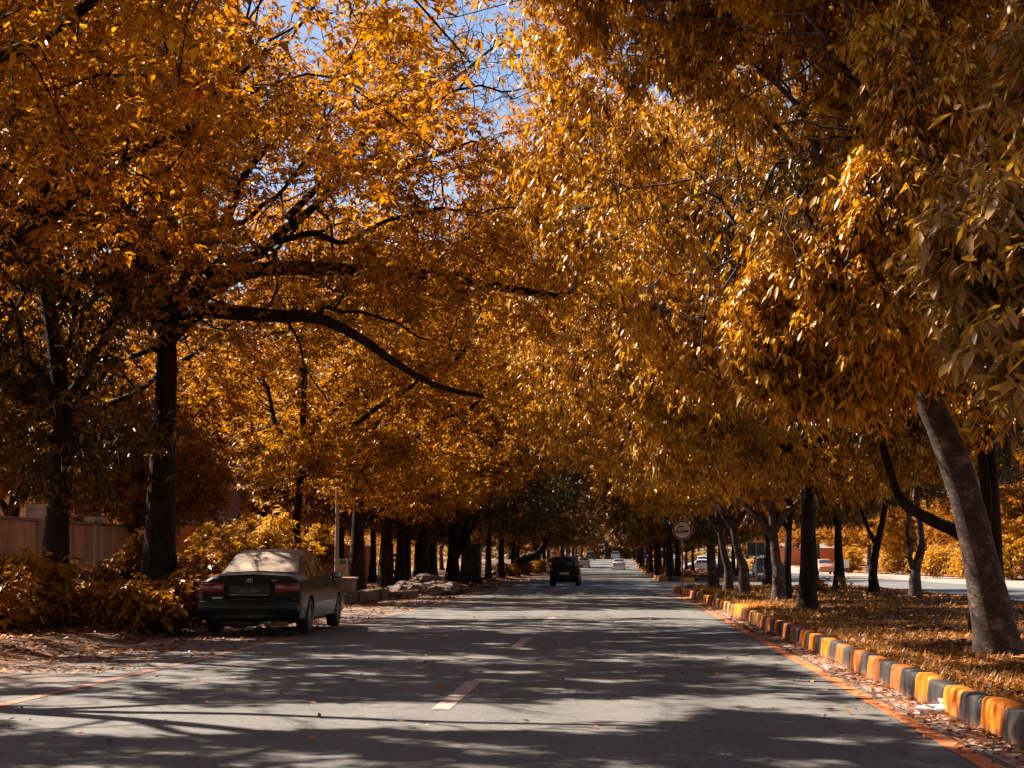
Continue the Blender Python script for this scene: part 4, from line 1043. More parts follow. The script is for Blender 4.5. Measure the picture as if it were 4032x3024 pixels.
for i, (px, Y, r, h, ry, lab) in enumerate([(3700, 112, 2.3, 2.3, 3.0, 'clipped bright yellow hedge between the forked and the leaning trunk, beyond the opposite road'), (3850, 108, 2.2, 2.0, 2.6, 'yellow hedge partly hidden behind the leaning trunk'),
        (3345, 160, 1.6, 2.8, 2, 'young golden bush by the white box beyond the opposite road'), (3530, 150, 2.2, 3.6, 2, 'golden bush among the pink trunks beyond the opposite road'), (3990, 100, 1.8, 3.4, 2, 'orange-leaved bush at the far right edge'),
        (2960, 190, 2.6, 1.0, 6, 'low orange hedge seen under the dark signboard'), (2730, 260, 2.5, 1.6, 5, 'low hedge beyond the white parked cars')]):
    b = at(px, VPY, Y); b[2] = 0.05 + float(gz(Y))
    shrub(b, r, h, 6500, lab, 'leaf_hedge', size=0.2, seed=i + 51.7, name='hedge' if i < 2 else 'bush', cat='hedge' if i < 2 else 'bush', group='hedges and bushes beyond the opposite road', ry=ry, stems=8)
# sapling on the median edge
b = at(3270, VPY, 47); b[2] = MED_Z
shrub(b, .9, .55, 420, 'thin sapling with sparse dark leaves at the edge of the median', 'leaf_shrub', size=0.13, seed=71, name='sapling', cat='sapling', group=None, stems=5)
# golden ground bushes on the far median tip
for i, (px, Y) in enumerate([(2500, 150), (2535, 120), (2490, 185)]):
    b = at(px, VPY, Y); b[0] = max(b[0], 2.75) + .6; b[2] = .18 + float(gz(Y))
    shrub(b, .8, .5, 1600, ['low golden shrub at the foot of the blue sign', 'low shrub on the far median kerb nearest the U-turn gap', 'farthest low golden shrub on the median kerb'][i], 'leaf_hedge', size=0.16, seed=i + 81, group='low shrubs on the far median kerb')

# ------------------------------------------------------------------ litter and grass
def litter(name, n, xr, yr, zf, size, label, dens=None, m='leaf_litter', flat=0.25):
    rng = np.random.default_rng(hash(name) % 1000 if False else len(name) * 13)
    x = rng.uniform(xr[0], xr[1], n * 2)
    u = rng.random(n * 2)
    y = yr[0] * (yr[1] / yr[0]) ** u
    P = np.stack([x, y, np.zeros_like(x)], 1)
    k = vnoise(P, 0.8, 1) + .6 * vnoise(P, 2.9, 2) > rng.normal(-.1, .5, n * 2)
    if dens is not None: k &= dens(P, rng)
    P = P[k][:n]
    P[:, 2] = zf(P) + rng.uniform(0.004, 0.02, len(P))
    n = len(P)
    L = size * rng.uniform(.5, 1.3, n) * (1 + P[:, 1] / 80)
    az = rng.random(n) * 6.28
    d = np.stack([np.cos(az), np.sin(az), rng.normal(0, flat, n)], 1)
    sd = np.stack([-np.sin(az), np.cos(az), rng.normal(0, flat, n)], 1)
    W = L * rng.uniform(.3, .6, n) * .5
    V = np.stack([P - d * L[:, None] * .5, P + sd * W[:, None] + [0, 0, .008], P + d * L[:, None] * .5, P - sd * W[:, None] + [0, 0, .008]], 1).reshape(-1, 3)
    i = np.arange(n) * 4
    tr = np.concatenate([np.stack([i, i + 1, i + 2], 1), np.stack([i, i + 2, i + 3], 1)])
    o = obj(name, np_mesh(name, V, tris=tr), M[m])
    tag(o, label, name.split('_')[-1], kind='stuff')
    return o
medz = lambda P: MED_Z + 0.03 + gz(P[:, 1]) + 0.035 * vnoise(P, 0.9) + 0.0
litter('fallen_leaves', 42000, (2.75, 9.7), (9, 62), medz, 0.085, 'orange and brown fallen leaves strewn over the grassy median', lambda P, r: np.ones(len(P), bool))
litter('median_leaves', 9000, (2.9, 9.7), (94, 300), medz, 0.12, 'fallen leaves over the far median beyond the gap')
litter('gutter_leaves', 2600, (2.0, 2.55), (8, 60), lambda P: np.full(len(P), .012), 0.06, 'dry leaves and crumbs gathered in the gutter', lambda P, r: r.random(len(P)) < np.clip((P[:, 0] - 1.95) / .5, 0, 1) ** 2)
litter('verge_leaves', 26000, (-14, -5.2), (16, 110), lambda P: verge_z(P) + .012 + gz(P[:, 1]), 0.085, 'rust-coloured fallen leaves covering the left verge and road edge', lambda P, r: r.random(len(P)) < np.clip((-P[:, 0] - 4.9) / 1.8, 0.0, 1))
litter('scattered_leaves', 260, (-5, 2.0), (9, 60), lambda P: np.full(len(P), .006), 0.06, 'a few single dry leaves lying on the asphalt')
litter('far_verge_leaves', 9000, (26.5, 60), (60, 260), lambda P: .13 + gz(P[:, 1]), 0.2, 'leaf-strewn orange ground beyond the opposite road')
litter('pebbles', 1500, (-8, -5.3), (30, 60), lambda P: verge_z(P) + .012, 0.035, 'pale gravel and pebbles on the left road edge', m='pave', flat=.1)
def grass(name, n, label):
    rng = np.random.default_rng(3)
    x = rng.uniform(2.72, 9.7, n * 2); y = 9 * (62 / 9) ** rng.random(n * 2)
    P = np.stack([x, y, np.zeros_like(x)], 1)
    k = vnoise(P, 1.1, 4) + .7 * vnoise(P, 3.7, 5) + np.clip((4.6 - x) * .5, -.6, .8) > rng.normal(0.0, .35, n * 2)
    P = P[k][:n]; n = len(P)
    P[:, 2] = medz(P) - .03
    h = rng.uniform(.03, .10, n) * (1 + P[:, 1] / 60)
    az = rng.random(n) * 6.28
    lean = rng.uniform(.2, 1.2, n) * h
    wv = np.stack([-np.sin(az), np.cos(az), np.zeros(n)], 1) * (0.006 * (1 + P[:, 1] / 30))[:, None]
    tip = P + np.stack([np.cos(az) * lean, np.sin(az) * lean, h], 1)
    V = np.stack([P - wv, P + wv, tip], 1).reshape(-1, 3)
    i = np.arange(n) * 3
    o = obj(name, np_mesh(name, V, tris=np.stack([i, i + 1, i + 2], 1)), M['grass'])
    tag(o, label, 'grass', kind='stuff')
grass('grass', 48000, 'short dry golden grass growing along the median')
# ragged dark mound of earth and cut twigs at the near left verge
# ------------------------------------------------------------------ walls, house, poles on the left
WX = -15.4
def thing_box(name, parts, label, cat, group=None, loc=(0, 0, 0), rz=0):
    root = empty(name, loc, rz, label, cat, group)
    for pn, m, boxes, bev in parts:
        bm = bmesh.new()
        for c, s in boxes: box(bm, c, s, bev=bev)
        obj(pn, bm_mesh(pn, bm), M[m] if isinstance(m, str) else m, root)
    return root
WG = 'boundary walls on the left'
def wall(y0, y1, h, m, label, pillars=(), cap='concrete', x=WX):
    L = y1 - y0
    root = empty('boundary_wall', (x, y0, 0.1), 0, label, 'wall', WG)
    bm = bmesh.new(); box(bm, (0, L / 2, h / 2), (0.24, L, h)); obj('panel', bm_mesh('panel', bm), M[m], root)
    bm = bmesh.new(); box(bm, (0, L / 2, h + .045), (0.34, L + .06, .08), bev=.01); obj('coping', bm_mesh('coping', bm), M[cap], root)
    for py_, pw, ph in pillars:
        bm = bmesh.new(); box(bm, (0.06, py_, ph / 2), (pw, pw, ph), bev=.012); box(bm, (0.06, py_, ph + .05), (pw + .12, pw + .12, .10), bev=.012)
        obj('pillar', bm_mesh('pillar', bm), M['plaster_cream' if m != 'brick' else 'plaster_pink'], root)
    return root
wall(30, 47.5, 2.15, 'plaster_pink', 'pink plastered wall with pale pillars between the two leftmost trunks', [(8.6, .5, 2.5), (12.6, .22, 2.3), (13.2, .22, 2.3)])
wall(47.8, 64, 2.45, 'brick', 'orange brick wall seen between the spreading tree and the sedan')
wall(74, 84.5, 1.95, 'brick', 'red brick wall right of the sedan behind the pale pole', [(0.3, .5, 2.2)])
wall(90, 93.5, 2.0, 'brick', 'short orange wall pier between two dark trunks', cap='plaster_white')
wall(150, 166, 2.6, 'plaster_cream', 'tall pale wall strip beyond the mossy gatepost', [(0, .8, 3.4), (6, .8, 3.0)])
# recessed steel gates
for y0, y1, lab in ((64.3, 73.7, 'dark steel gate in the wall behind the sedan roof'), (84.8, 89.7, 'dark steel gate between the red wall and the orange pier')):
    root = empty('steel_gate', (WX, y0, .1), 0, lab, 'gate', 'steel gates in the left walls')
    L = y1 - y0
    bm = bmesh.new(); box(bm, (0, L / 2, 1.0), (.05, L, 1.9)); obj('leaf_panel', bm_mesh('p', bm), M['dark_gate'], root)
    bm = bmesh.new()
    for k in range(int(L / .45)): box(bm, (.045, .2 + k * .45, 1.05), (.03, .05, 2.0))
    obj('bars', bm_mesh('b', bm), M['dark_gate'], root)
# house
hx, hy = -21.5, 60.0
house = empty('house', (hx, hy, .1), 0, 'salmon-coloured house with a balcony behind the brick wall', 'house')
bm = bmesh.new(); box(bm, (-3, 8, 3.3), (10, 16, 6.6)); obj('wall', bm_mesh('wall', bm), M['plaster_pink'], house)
bm = bmesh.new(); box(bm, (-3, 8, 6.75), (11, 17, .28), bev=.02); obj('roof', bm_mesh('roof', bm), M['concrete'], house)
bal = None
bm = bmesh.new(); box(bm, (3.0, 3.0, 3.15), (2.2, 6.4, .2)); box(bm, (4.05, 3.0, 3.75), (.12, 6.4, 1.0)); box(bm, (3.0, -.15, 3.75), (2.1, .12, 1.0)); box(bm, (4.13, 3.0, 2.75), (.08, 6.2, .5))
bal = obj('balcony', bm_mesh('balcony', bm), M['plaster_pink'], house)
for c_, s_ in (((4.0, -.12, 4.6), (.13, .13, 1.3)), ((4.0, 2.9, 4.95), (.13, .13, 2.0))):
    bm = bmesh.new(); box(bm, c_, s_); obj('post', bm_mesh('post', bm), M['plaster_white'], bal)
bm = bmesh.new()
for k in range(9): box(bm, (2.35 + .17 * k, 0.25, 4.85), (.09, .03, 1.1))
obj('shutter', bm_mesh('shutter', bm), M['plaster_cream'], bal)
for k, (wy, wz) in enumerate([(3, 4.9), (8.5, 4.9), (12.5, 4.9), (8.5, 2.0), (12.5, 2.0)]):
    bm = bmesh.new(); box(bm, (2.03, wy, wz), (.10, 1.5, 1.4), bev=.01)
    wf = obj('window', bm_mesh('window', bm), M['plaster_white'], house)
    bm = bmesh.new(); box(bm, (2.09, wy, wz), (.03, 1.3, 1.2)); obj('pane', bm_mesh('pane', bm), M['glass'], wf)
# blue cloth in the balcony foliage
b = at(865, 1765, 58)
bm = bmesh.new()
for dx, dz, sx, sz, a in ((0, 0, .34, .16, .3), (.14, .18, .14, .34, -.3), (-.22, .16, .18, .30, .4)):
    box(bm, (dx, 0.05 * dx, dz), (sx, .02, sz), rz=a, bev=.006)
o = obj('cloth', bm_mesh('cloth', bm), M['cyan']); o.location = b
tag(o, 'bright blue cloth scrap hung among the leaves above the balcony', 'cloth')
b2 = at(865, 1800, 58.1)
bm = bmesh.new(); cyl(bm, (-1.2, 0, .42), (1.6, 0, .40), .012, seg=6)
o2 = obj('clothes_line', bm_mesh('clothes_line', bm), M['steel'], o)

# pole and box
b = at(1326, VPY, 56)
root = empty('lamp_pole', (b[0], b[1], 0.1), 0, 'pale slender pole standing left of the thick brown trunk', 'pole')
bm = bmesh.new(); cyl(bm, (0, 0, 0), (-.02, 0, 7.6), .085, .055, 14); obj('shaft', bm_mesh('shaft', bm, True, 40), M['pole'], root)
bm = bmesh.new(); cyl(bm, (-.02, 0, 7.5), (1.3, 0, 8.0), .035, .03, 10); obj('arm', bm_mesh('arm', bm, True, 40), M['pole'], root)
bm = bmesh.new(); box(bm, (1.5, 0, 8.0), (.55, .2, .12), bev=.03); obj('lamp_head', bm_mesh('lh', bm), M['steel'], root)
bm = bmesh.new(); box(bm, (0, 0, .12), (.36, .36, .3), bev=.02); obj('foot', bm_mesh('foot', bm), M['concrete'], root)
b = at(1351, 2235, 51)
root = empty('meter_box', (b[0], b[1], 0.15), 0, 'beige meter box with a green sticker between the pole and the thick trunk', 'meter box')
zc = b[2] - .15
bm = bmesh.new(); box(bm, (0, 0, zc), (.31, .18, .58), bev=.015); obj('cabinet', bm_mesh('cabinet', bm), M['cabinet'], root)
bm = bmesh.new(); box(bm, (0, -.093, zc + .18), (.22, .008, .13), bev=.002); obj('sticker', bm_mesh('sticker', bm), M['green_sticker'], root)
bm = bmesh.new(); cyl(bm, (0, .05, 0), (0, .05, zc - .2), .04, seg=10); obj('stand', bm_mesh('stand', bm), M['steel'], root)
# low plastered block and rough stone edging
b = at(1350, VPY, 47)
thing_box('plinth', [('block', 'concrete', [((0, 0, .3), (.75, .9, .62))], .03), ('cap', 'plaster_cream', [((0, 0, .635), (.85, 1.0, .06))], .01)], 'low plastered plinth beside the foot of the thick trunk', 'plinth', loc=(b[0], b[1], .05))
def stones(name, x0, y0, x1, y1, n, h, label, group, seed):
    rr = random.Random(seed)
    root = empty(name, (x0, y0, 0), 0, label, 'stone edging', group)
    bm = bmesh.new()
    for k in range(n):
        t = (k + .5) / n
        L = math.hypot(x1 - x0, y1 - y0) / n
        vs = box(bm, ((x1 - x0) * t + rr.uniform(-.04, .04), (y1 - y0) * t, h / 2), (.42 * rr.uniform(.8, 1.2), L * .94, h * rr.uniform(.8, 1.15)), rz=math.atan2(-(x1 - x0), y1 - y0) + rr.uniform(-.05, .05), bev=.035)
    for v in bm.verts: v.co += Vector((rr.uniform(-.012, .012), rr.uniform(-.012, .012), rr.uniform(-.012, .012)))
    obj('stone_row', bm_mesh(name, bm), M['stone'], root)
p0, p1 = ground(1330, 2385), ground(1545, 2378)
stones('stone_kerb', p0[0], p0[1] - .5, p0[0] + .15, p0[1] + 7, 9, .34, 'rough stone kerb right of the sedan at the foot of the thick trunk', 'rough stone kerbs', 3)
stones('stone_kerb', p0[0] + .45, p0[1] + 7.6, p0[0] + .5, p0[1] + 12, 5, .22, 'broken end of the rough stone kerb before the rubble', 'rough stone kerbs', 5)
def rubble(name, c, n, r, h, label, seed, m='stone'):
    rr = random.Random(seed)
    bm = bmesh.new()
    for k in range(n):
        a, q = rr.uniform(0, 6.28), rr.random() ** .6
        s = rr.uniform(.08, .34)
        z = max(0, (1 - q) * h) + s * .2
        vs = bmesh.ops.create_icosphere(bm, subdivisions=2, radius=s)['verts']
        ph = rr.uniform(0, 9)
        sc = Vector((rr.uniform(.7, 1.4), rr.uniform(.6, 1.1), rr.uniform(.4, .8)))
        for v in vs:
            kx = 1 + .18 * math.sin(v.co.x * 21 + ph) + .15 * math.sin(v.co.y * 17 + ph * 2)
            v.co = Vector((v.co.x * sc.x, v.co.y * sc.y, v.co.z * sc.z)) * kx + Vector((q * r * math.cos(a), q * r * 1.6 * math.sin(a), z))
    o = obj(name, bm_mesh(name, bm), M[m]); o.location = c
    tag(o, label, name.replace('_', ' '))
    return o
b = at(1640, VPY, 55); rubble('rubble_pile', (b[0] + .3, b[1], .1), 90, 1.3, .42, 'low pile of broken stones and rubble on the left verge', 4)
b = ground(2095, 2258); rubble('boulder', (b[0], b[1], .25), 2, .1, .3, 'dark boulder beside the road, left of the white hatchback', 9, 'moss')
hx0 = ground(330, 2480)
def mound(name, c, rx, ry, h, label, rz=0):
    n = 40; V = []; Q = []
    for i in range(n):
        for j in range(n):
            u, v = i / (n - 1) * 2 - 1, j / (n - 1) * 2 - 1
            r = math.hypot(u, v)
            z = h * max(0, 1 - r * r) ** 1.2
            p = np.array([[u * rx * 3, v * ry * 3, 1.0]])
            z = z * (1 + .45 * float(vnoise(p, 1.6)[0]) + .3 * float(vnoise(p, 5.1, 3)[0])) - .02
            V.append((u * rx, v * ry, z))
            if i and j: k = i * n + j; Q.append((k, k - n, k - n - 1, k - 1))
    o = obj(name, np_mesh(name, V, quads=Q, smooth=True), M['soil']); o.location = c; o.rotation_euler = (0, 0, rz)
    tag(o, label, 'earth mound')
mound('earth_mound', (hx0[0] + .1, hx0[1] + .6, .03), 2.5, 1.3, .30, 'low dark mound of earth and cuttings under the left shrubs')
# mossy gatepost
b = at(1858, VPY, 80)
thing_box('gatepost', [('pier', 'moss', [((0, 0, .95), (.95, .95, 1.9))], .03), ('coping', 'moss', [((0, 0, 1.97), (1.15, 1.15, .14))], .03), ('base', 'moss', [((0, 0, .1), (1.2, 1.2, .3))], .03)],
          'dark mossy square gatepost beside the leaning black trunk', 'gatepost', loc=(b[0], b[1], .1))
# small notice boards
b = at(1565, 2200, 78)
thing_box('notice_board', [('panel', 'cabinet', [((0, 0, 1.42), (.42, .03, .18)), ((0, 0, 1.17), (.42, .03, .14))], .004), ('post', 'steel', [((0, .04, .7), (.05, .05, 1.5))], 0)], 'small pale notice on a post between dark left trunks', 'notice', loc=(b[0], b[1], .12))

# ------------------------------------------------------------------ signs
def disc(bm, r, y, th, seg=48, mi=0, cx=0, cz=0):
    cyl(bm, (cx, y, cz), (cx, y + th, cz), r, r, seg, mi)
b = at(2688, VPY, 62)
zs = at(2685, 2087, b[1])[2]
root = empty('slow_sign', (b[0], b[1], MED_Z), 0, 'round red-rimmed SLOW sign on a thin post on the median', 'road sign')
zc = zs - MED_Z
bm = bmesh.new(); cyl(bm, (0, .03, 0), (0, .03, zc + .3), .03, seg=10); obj('post', bm_mesh('post', bm, True, 40), M['steel'], root)
bm = bmesh.new(); disc(bm, .40, 0, .012, cz=zc)
plate = obj('plate', bm_mesh('plate', bm), M['sign_white'], root)
bm = bmesh.new()
n = 56
ro, ri = .385, .325
V = []; Q = []
for k in range(n):
    a = 2 * math.pi * k / n
    for rr in (ro, ri):
        for y in (-.004, .001): V.append((rr * math.cos(a), y, zc + rr * math.sin(a)))
for k in range(n):
    i, j = 4 * k, 4 * ((k + 1) % n)
    Q += [(i, j, j + 2, i + 2), (i, i + 1, j + 1, j), (i + 2, j + 2, j + 3, i + 3)]
bm.free()
obj('rim', np_mesh('rim', V, quads=Q), M['sign_red'], plate)
def text(name, s, size, loc, m, parent, rot=(math.pi / 2, 0, 0), ext=0.002, bold=0.0):
    cu = bpy.data.curves.new(name, 'FONT'); cu.body = s; cu.size = size; cu.align_x = 'CENTER'; cu.align_y = 'CENTER'; cu.extrude = ext; cu.offset = bold
    tmp = bpy.data.objects.new(name, cu); C.objects.link(tmp)
    dg = bpy.context.evaluated_depsgraph_get()
    me = bpy.data.meshes.new_from_object(tmp.evaluated_get(dg))
    bpy.data.objects.remove(tmp)
    o = bpy.data.objects.new(name, me); C.objects.link(o); me.materials.clear(); me.materials.append(m)
    o.location = loc; o.rotation_euler = rot; o.parent = parent
    return o
text('lettering', 'SLOW', .19, (-.01, -.007, zc - .07), M['black'], plate, bold=.010)
bm = bmesh.new()
box(bm, (-.02, -.006, zc + .055), (.46, .004, .010))
# galloping animal pictogram: body, legs, neck
for c, s, a in (((-.06, -.006, zc + .15), (.17, .004, .045), .1), ((-.15, -.006, zc + .115), (.11, .004, .022), .5), ((-.13, -.006, zc + .09), (.10, .004, .018), .05), ((.02, -.006, zc + .11), (.10, .004, .02), -.7),
                ((.07, -.006, zc + .13), (.12, .004, .018), -.1), ((-.11, -.006, zc + .21), (.10, .004, .03), -.6), ((-.18, -.006, zc + .24), (.09, .004, .03), .2), ((.1, -.006, zc + .17), (.1, .004, .018), .1)):
    vs = bmesh.ops.create_cube(bm, size=1)['verts']
    Mx = Matrix.Translation(c) @ Matrix.Rotation(-a, 4, 'Y') @ Matrix.Diagonal((s[0], s[1], s[2], 1))
    bmesh.ops.transform(bm, matrix=Mx, verts=vs)
obj('pictogram', bm_mesh('pictogram', bm), M['black'], plate)
# back of a large sign over the opposite road
b = at(2975, VPY, 74)
root = empty('signboard', (b[0], b[1], MED_Z), 0, 'dark back of a rectangular signboard on a post, seen between median trunks', 'signboard')
bm = bmesh.new(); cyl(bm, (.02, -.03, 0), (.02, -.03, 2.2), .035, seg=10); obj('post', bm_mesh('post', bm), M['steel'], root)
bm = bmesh.new(); box(bm, (0.1, .02, 1.62), (.95, .02, .62), bev=.01); obj('board', bm_mesh('board', bm), M['moss'], root)
# blue sign
b = at(2524, VPY, 170)
g0 = float(gz(170)) + MED_Z
root = empty('blue_sign', (b[0] + .6, b[1], g0), 0, 'small square blue road sign on two posts on the far median', 'road sign')
zb = at(2524, 2190, 170)[2] - g0
bm = bmesh.new(); box(bm, (0, 0, zb), (.56, .02, .5), bev=.01); pl = obj('panel', bm_mesh('panel', bm), M['blue_sign'], root)
bm = bmesh.new()
vs = bmesh.ops.create_cube(bm, size=1)['verts']; bmesh.ops.transform(bm, matrix=Matrix.Translation((.05, -.013, zb + .06)) @ Matrix.Rotation(.7, 4, 'Y') @ Matrix.Diagonal((.26, .004, .06, 1)), verts=vs)
vs = bmesh.ops.create_cube(bm, size=1)['verts']; bmesh.ops.transform(bm, matrix=Matrix.Translation((.10, -.013, zb + .12)) @ Matrix.Diagonal((.08, .004, .14, 1)), verts=vs)
obj('arrow', bm_mesh('arrow', bm), M['sign_white'], pl)
for sx in (-.2, .2):
    bm = bmesh.new(); cyl(bm, (sx, .03, 0), (sx, .03, zb + .2), .025, seg=8); obj('post', bm_mesh('post', bm), M['steel'], root)
# red and white board, yellow panel beyond the white hatchback
b = at(2200, VPY, 200); g0 = float(gz(200)) + .1
zb = at(2200, 2186, 200)[2] - g0
root = empty('red_sign', (b[0], b[1], g0), 0, 'pink-red roadside sign above the white hatchback', 'road sign')
bm = bmesh.new(); box(bm, (0, 0, zb + .3), (.48, .04, .2)); box(bm, (0, 0, zb - .12), (.44, .04, .26)); obj('panel', bm_mesh('panel', bm), M['pinkred'], root)
bm = bmesh.new(); box(bm, (0, 0, zb + .11), (.46, .03, .19)); obj('window_panel', bm_mesh('window_panel', bm), M['plate_white'], root)
bm = bmesh.new(); box(bm, (0, -.02, zb + .11), (.28, .03, .15)); obj('symbol', bm_mesh('symbol', bm), M['black'], root)
bm = bmesh.new(); cyl(bm, (0, .05, 0), (0, .05, zb + .3), .05, seg=8); obj('post', bm_mesh('post', bm), M['steel'], root)
b = at(2245, VPY, 215); g0 = float(gz(215)) + .1
zb = at(2245, 2195, 215)[2] - g0
thing_box('yellow_booth', [('body', 'orange_box', [((0, 0, zb), (.75, .5, .5))], .06), ('stand', 'steel', [((-.25, 0, (zb - .2) / 2), (.06, .06, zb - .2)), ((.25, 0, (zb - .2) / 2), (.06, .06, zb - .2))], 0)], 'small orange-yellow box on legs behind the black hatchback', 'box', loc=(b[0], b[1], g0))
# white cabinet beyond opposite road
b = at(3330, VPY, 138)
thing_box('utility_cabinet', [('body', 'plaster_white', [((0, 0, .95), (.55, .35, .75))], .02), ('stand', 'steel', [((-.2, 0, .3), (.05, .05, .62)), ((.2, 0, .3), (.05, .05, .62))], 0)], 'small white utility cabinet on legs beyond the opposite road', 'cabinet', loc=(b[0], b[1], .08))
# brick compound wall on far right
root = empty('boundary_wall', (24, 235, float(gz(235))), 0, 'red brick compound wall behind the copper car', 'wall')
bm = bmesh.new(); box(bm, (6, 0, 1.3), (12, .3, 2.6)); obj('panel', bm_mesh('panel', bm), M['brick'], root)
bm = bmesh.new(); box(bm, (6, 0, 2.65), (12.2, .45, .1), bev=.01); obj('coping', bm_mesh('coping', bm), M['concrete'], root)
# pale post behind the leaning trunk
b = at(3925, VPY, 42)
root = empty('concrete_pole', (b[0], b[1], 0.0), 0, 'tall grey concrete utility pole behind the leaning trunk', 'pole')
bm = bmesh.new(); cyl(bm, (0, 0, 0), (-.25, 0, 9), .17, .11, 14); obj('shaft', bm_mesh('shaft', bm, True, 40), M['concrete'], root)
bm = bmesh.new(); cyl(bm, (-.02, 0, 1.46), (-.022, 0, 1.52), .178, .177, 14); obj('band', bm_mesh('band', bm), M['dark_gate'], root)

# ------------------------------------------------------------------ vehicles
def lerp_key(keys, s):
    K = np.array(keys, float)
    return np.array([np.interp(s, K[:, 0], K[:, i]) for i in range(1, K.shape[1])])
class CarShape:
    # key columns: s, zb, zs(belt), zt(top), wm(half width), ws(half width belt), wt(half width top)
    def __init__(s, keys): s.k = keys; s.L = keys[-1][0]
    def pt(s, u, v, side=1):
        zb, zs, zt, wm, ws, wt = lerp_key(s.k, u)
        zm = zb + (zs - zb) * .45
        ring = [(0, zb), (wm - .14, zb), (wm - .03, zb + .05), (wm, zm), (wm - .005, zs - (zs - zb) * .22), (ws, zs), (wt + .015, zt - .055), (wt - .07, zt - .008), (0, zt + .025)]
        v = min(max(v, 0), 8)
        i = min(int(v), 7); f = v - i
        a, b = ring[i], ring[i + 1]
        return Vector((side * (a[0] + (b[0] - a[0]) * f), u, a[1] + (b[1] - a[1]) * f))
    def body(s, wheels, wr, arch=True):
        us = sorted(set([round(k[0], 4) for k in s.k] + list(np.round(np.linspace(0, s.L, 64), 4))))
        us = [u for i, u in enumerate(us) if i == 0 or u - us[i - 1] > .008 or u == us[-1]]
        vs = [0, .8, 1, 1.5, 2, 2.5, 3, 3.5, 4, 4.5, 5, 5.5, 6, 6.3, 6.7, 7, 7.5, 8]
        bm = bmesh.new()
        rows = []
        for u in us:
            r = [bm.verts.new(s.pt(u, v, 1)) for v in vs]
            l = [bm.verts.new(s.pt(u, v, -1)) for v in vs[1:-1]]
            rows.append(r + l[::-1])
        n = len(rows[0])
        for a, b in zip(rows[:-1], rows[1:]):
            for i in range(n): bm.faces.new((a[i], a[(i + 1) % n], b[(i + 1) % n], b[i]))
        bm.faces.new(rows[0]); bm.faces.new(rows[-1][::-1])
        me = bm_mesh('car_body', bm)
        if arch:
            o = bpy.data.objects.new('tmp', me); C.objects.link(o)
            bmc = bmesh.new()
            for wy in wheels:
                for sd in (1, -1):
                    cyl(bmc, (sd * (s.k[5][4] - .26), wy, wr), (sd * 1.2, wy, wr), wr * 1.14, seg=28)
            mc = bm_mesh('cut', bmc)
            oc = bpy.data.objects.new('cut', mc); C.objects.link(oc)
            md = o.modifiers.new('b', 'BOOLEAN'); md.operation = 'DIFFERENCE'; md.solver = 'EXACT'; md.object = oc
            dg = bpy.context.evaluated_depsgraph_get(); dg.update()
            me = bpy.data.meshes.new_from_object(o.evaluated_get(dg))
            bpy.data.objects.remove(o); bpy.data.objects.remove(oc)
        for p in me.polygons: p.use_smooth = True
        me.set_sharp_from_angle(angle=R(38))
        return me
    def panel(s, u0, u1, v0, v1, off=.006, side=1, nu=8, nv=5, cut0=0, cut1=0, both=False):
        """curved panel lying just proud of the body; cut shortens the top edge"""
        bm = bmesh.new()
        G = []
        vlist = [v0 + (v1 - v0) * j / nv for j in range(nv + 1)]
        if both: vl = [(v, 1) for v in vlist] + [(v, -1) for v in vlist[::-1][1:]]
        else: vl = [(v, side) for v in vlist]
        for j, (v, sd) in enumerate(vl):
            t = (v - v0) / (v1 - v0)
            a, b = u0 + cut0 * t, u1 - cut1 * t
            row = []
            for i in range(nu + 1):
                u = a + (b - a) * i / nu
                e = 1e-3
                p = s.pt(u, v, sd)
                du = s.pt(u + e, v, sd) - s.pt(u - e, v, sd)
                dv = s.pt(u, v + .02, sd) - s.pt(u, v - .02, sd)
                nn = du.cross(dv).normalized() if (du.cross(dv)).length > 1e-9 else Vector((0, 0, 1))
                c = Vector((0, u, .7))
                if nn.dot(p - c) < 0: nn = -nn
                row.append(bm.verts.new(p + nn * off))
            G.append(row)
        for a, b in zip(G[:-1], G[1:]):
            for i in range(nu): bm.faces.new((a[i], a[i + 1], b[i + 1], b[i]))
        return bm_mesh('panel', bm, True)
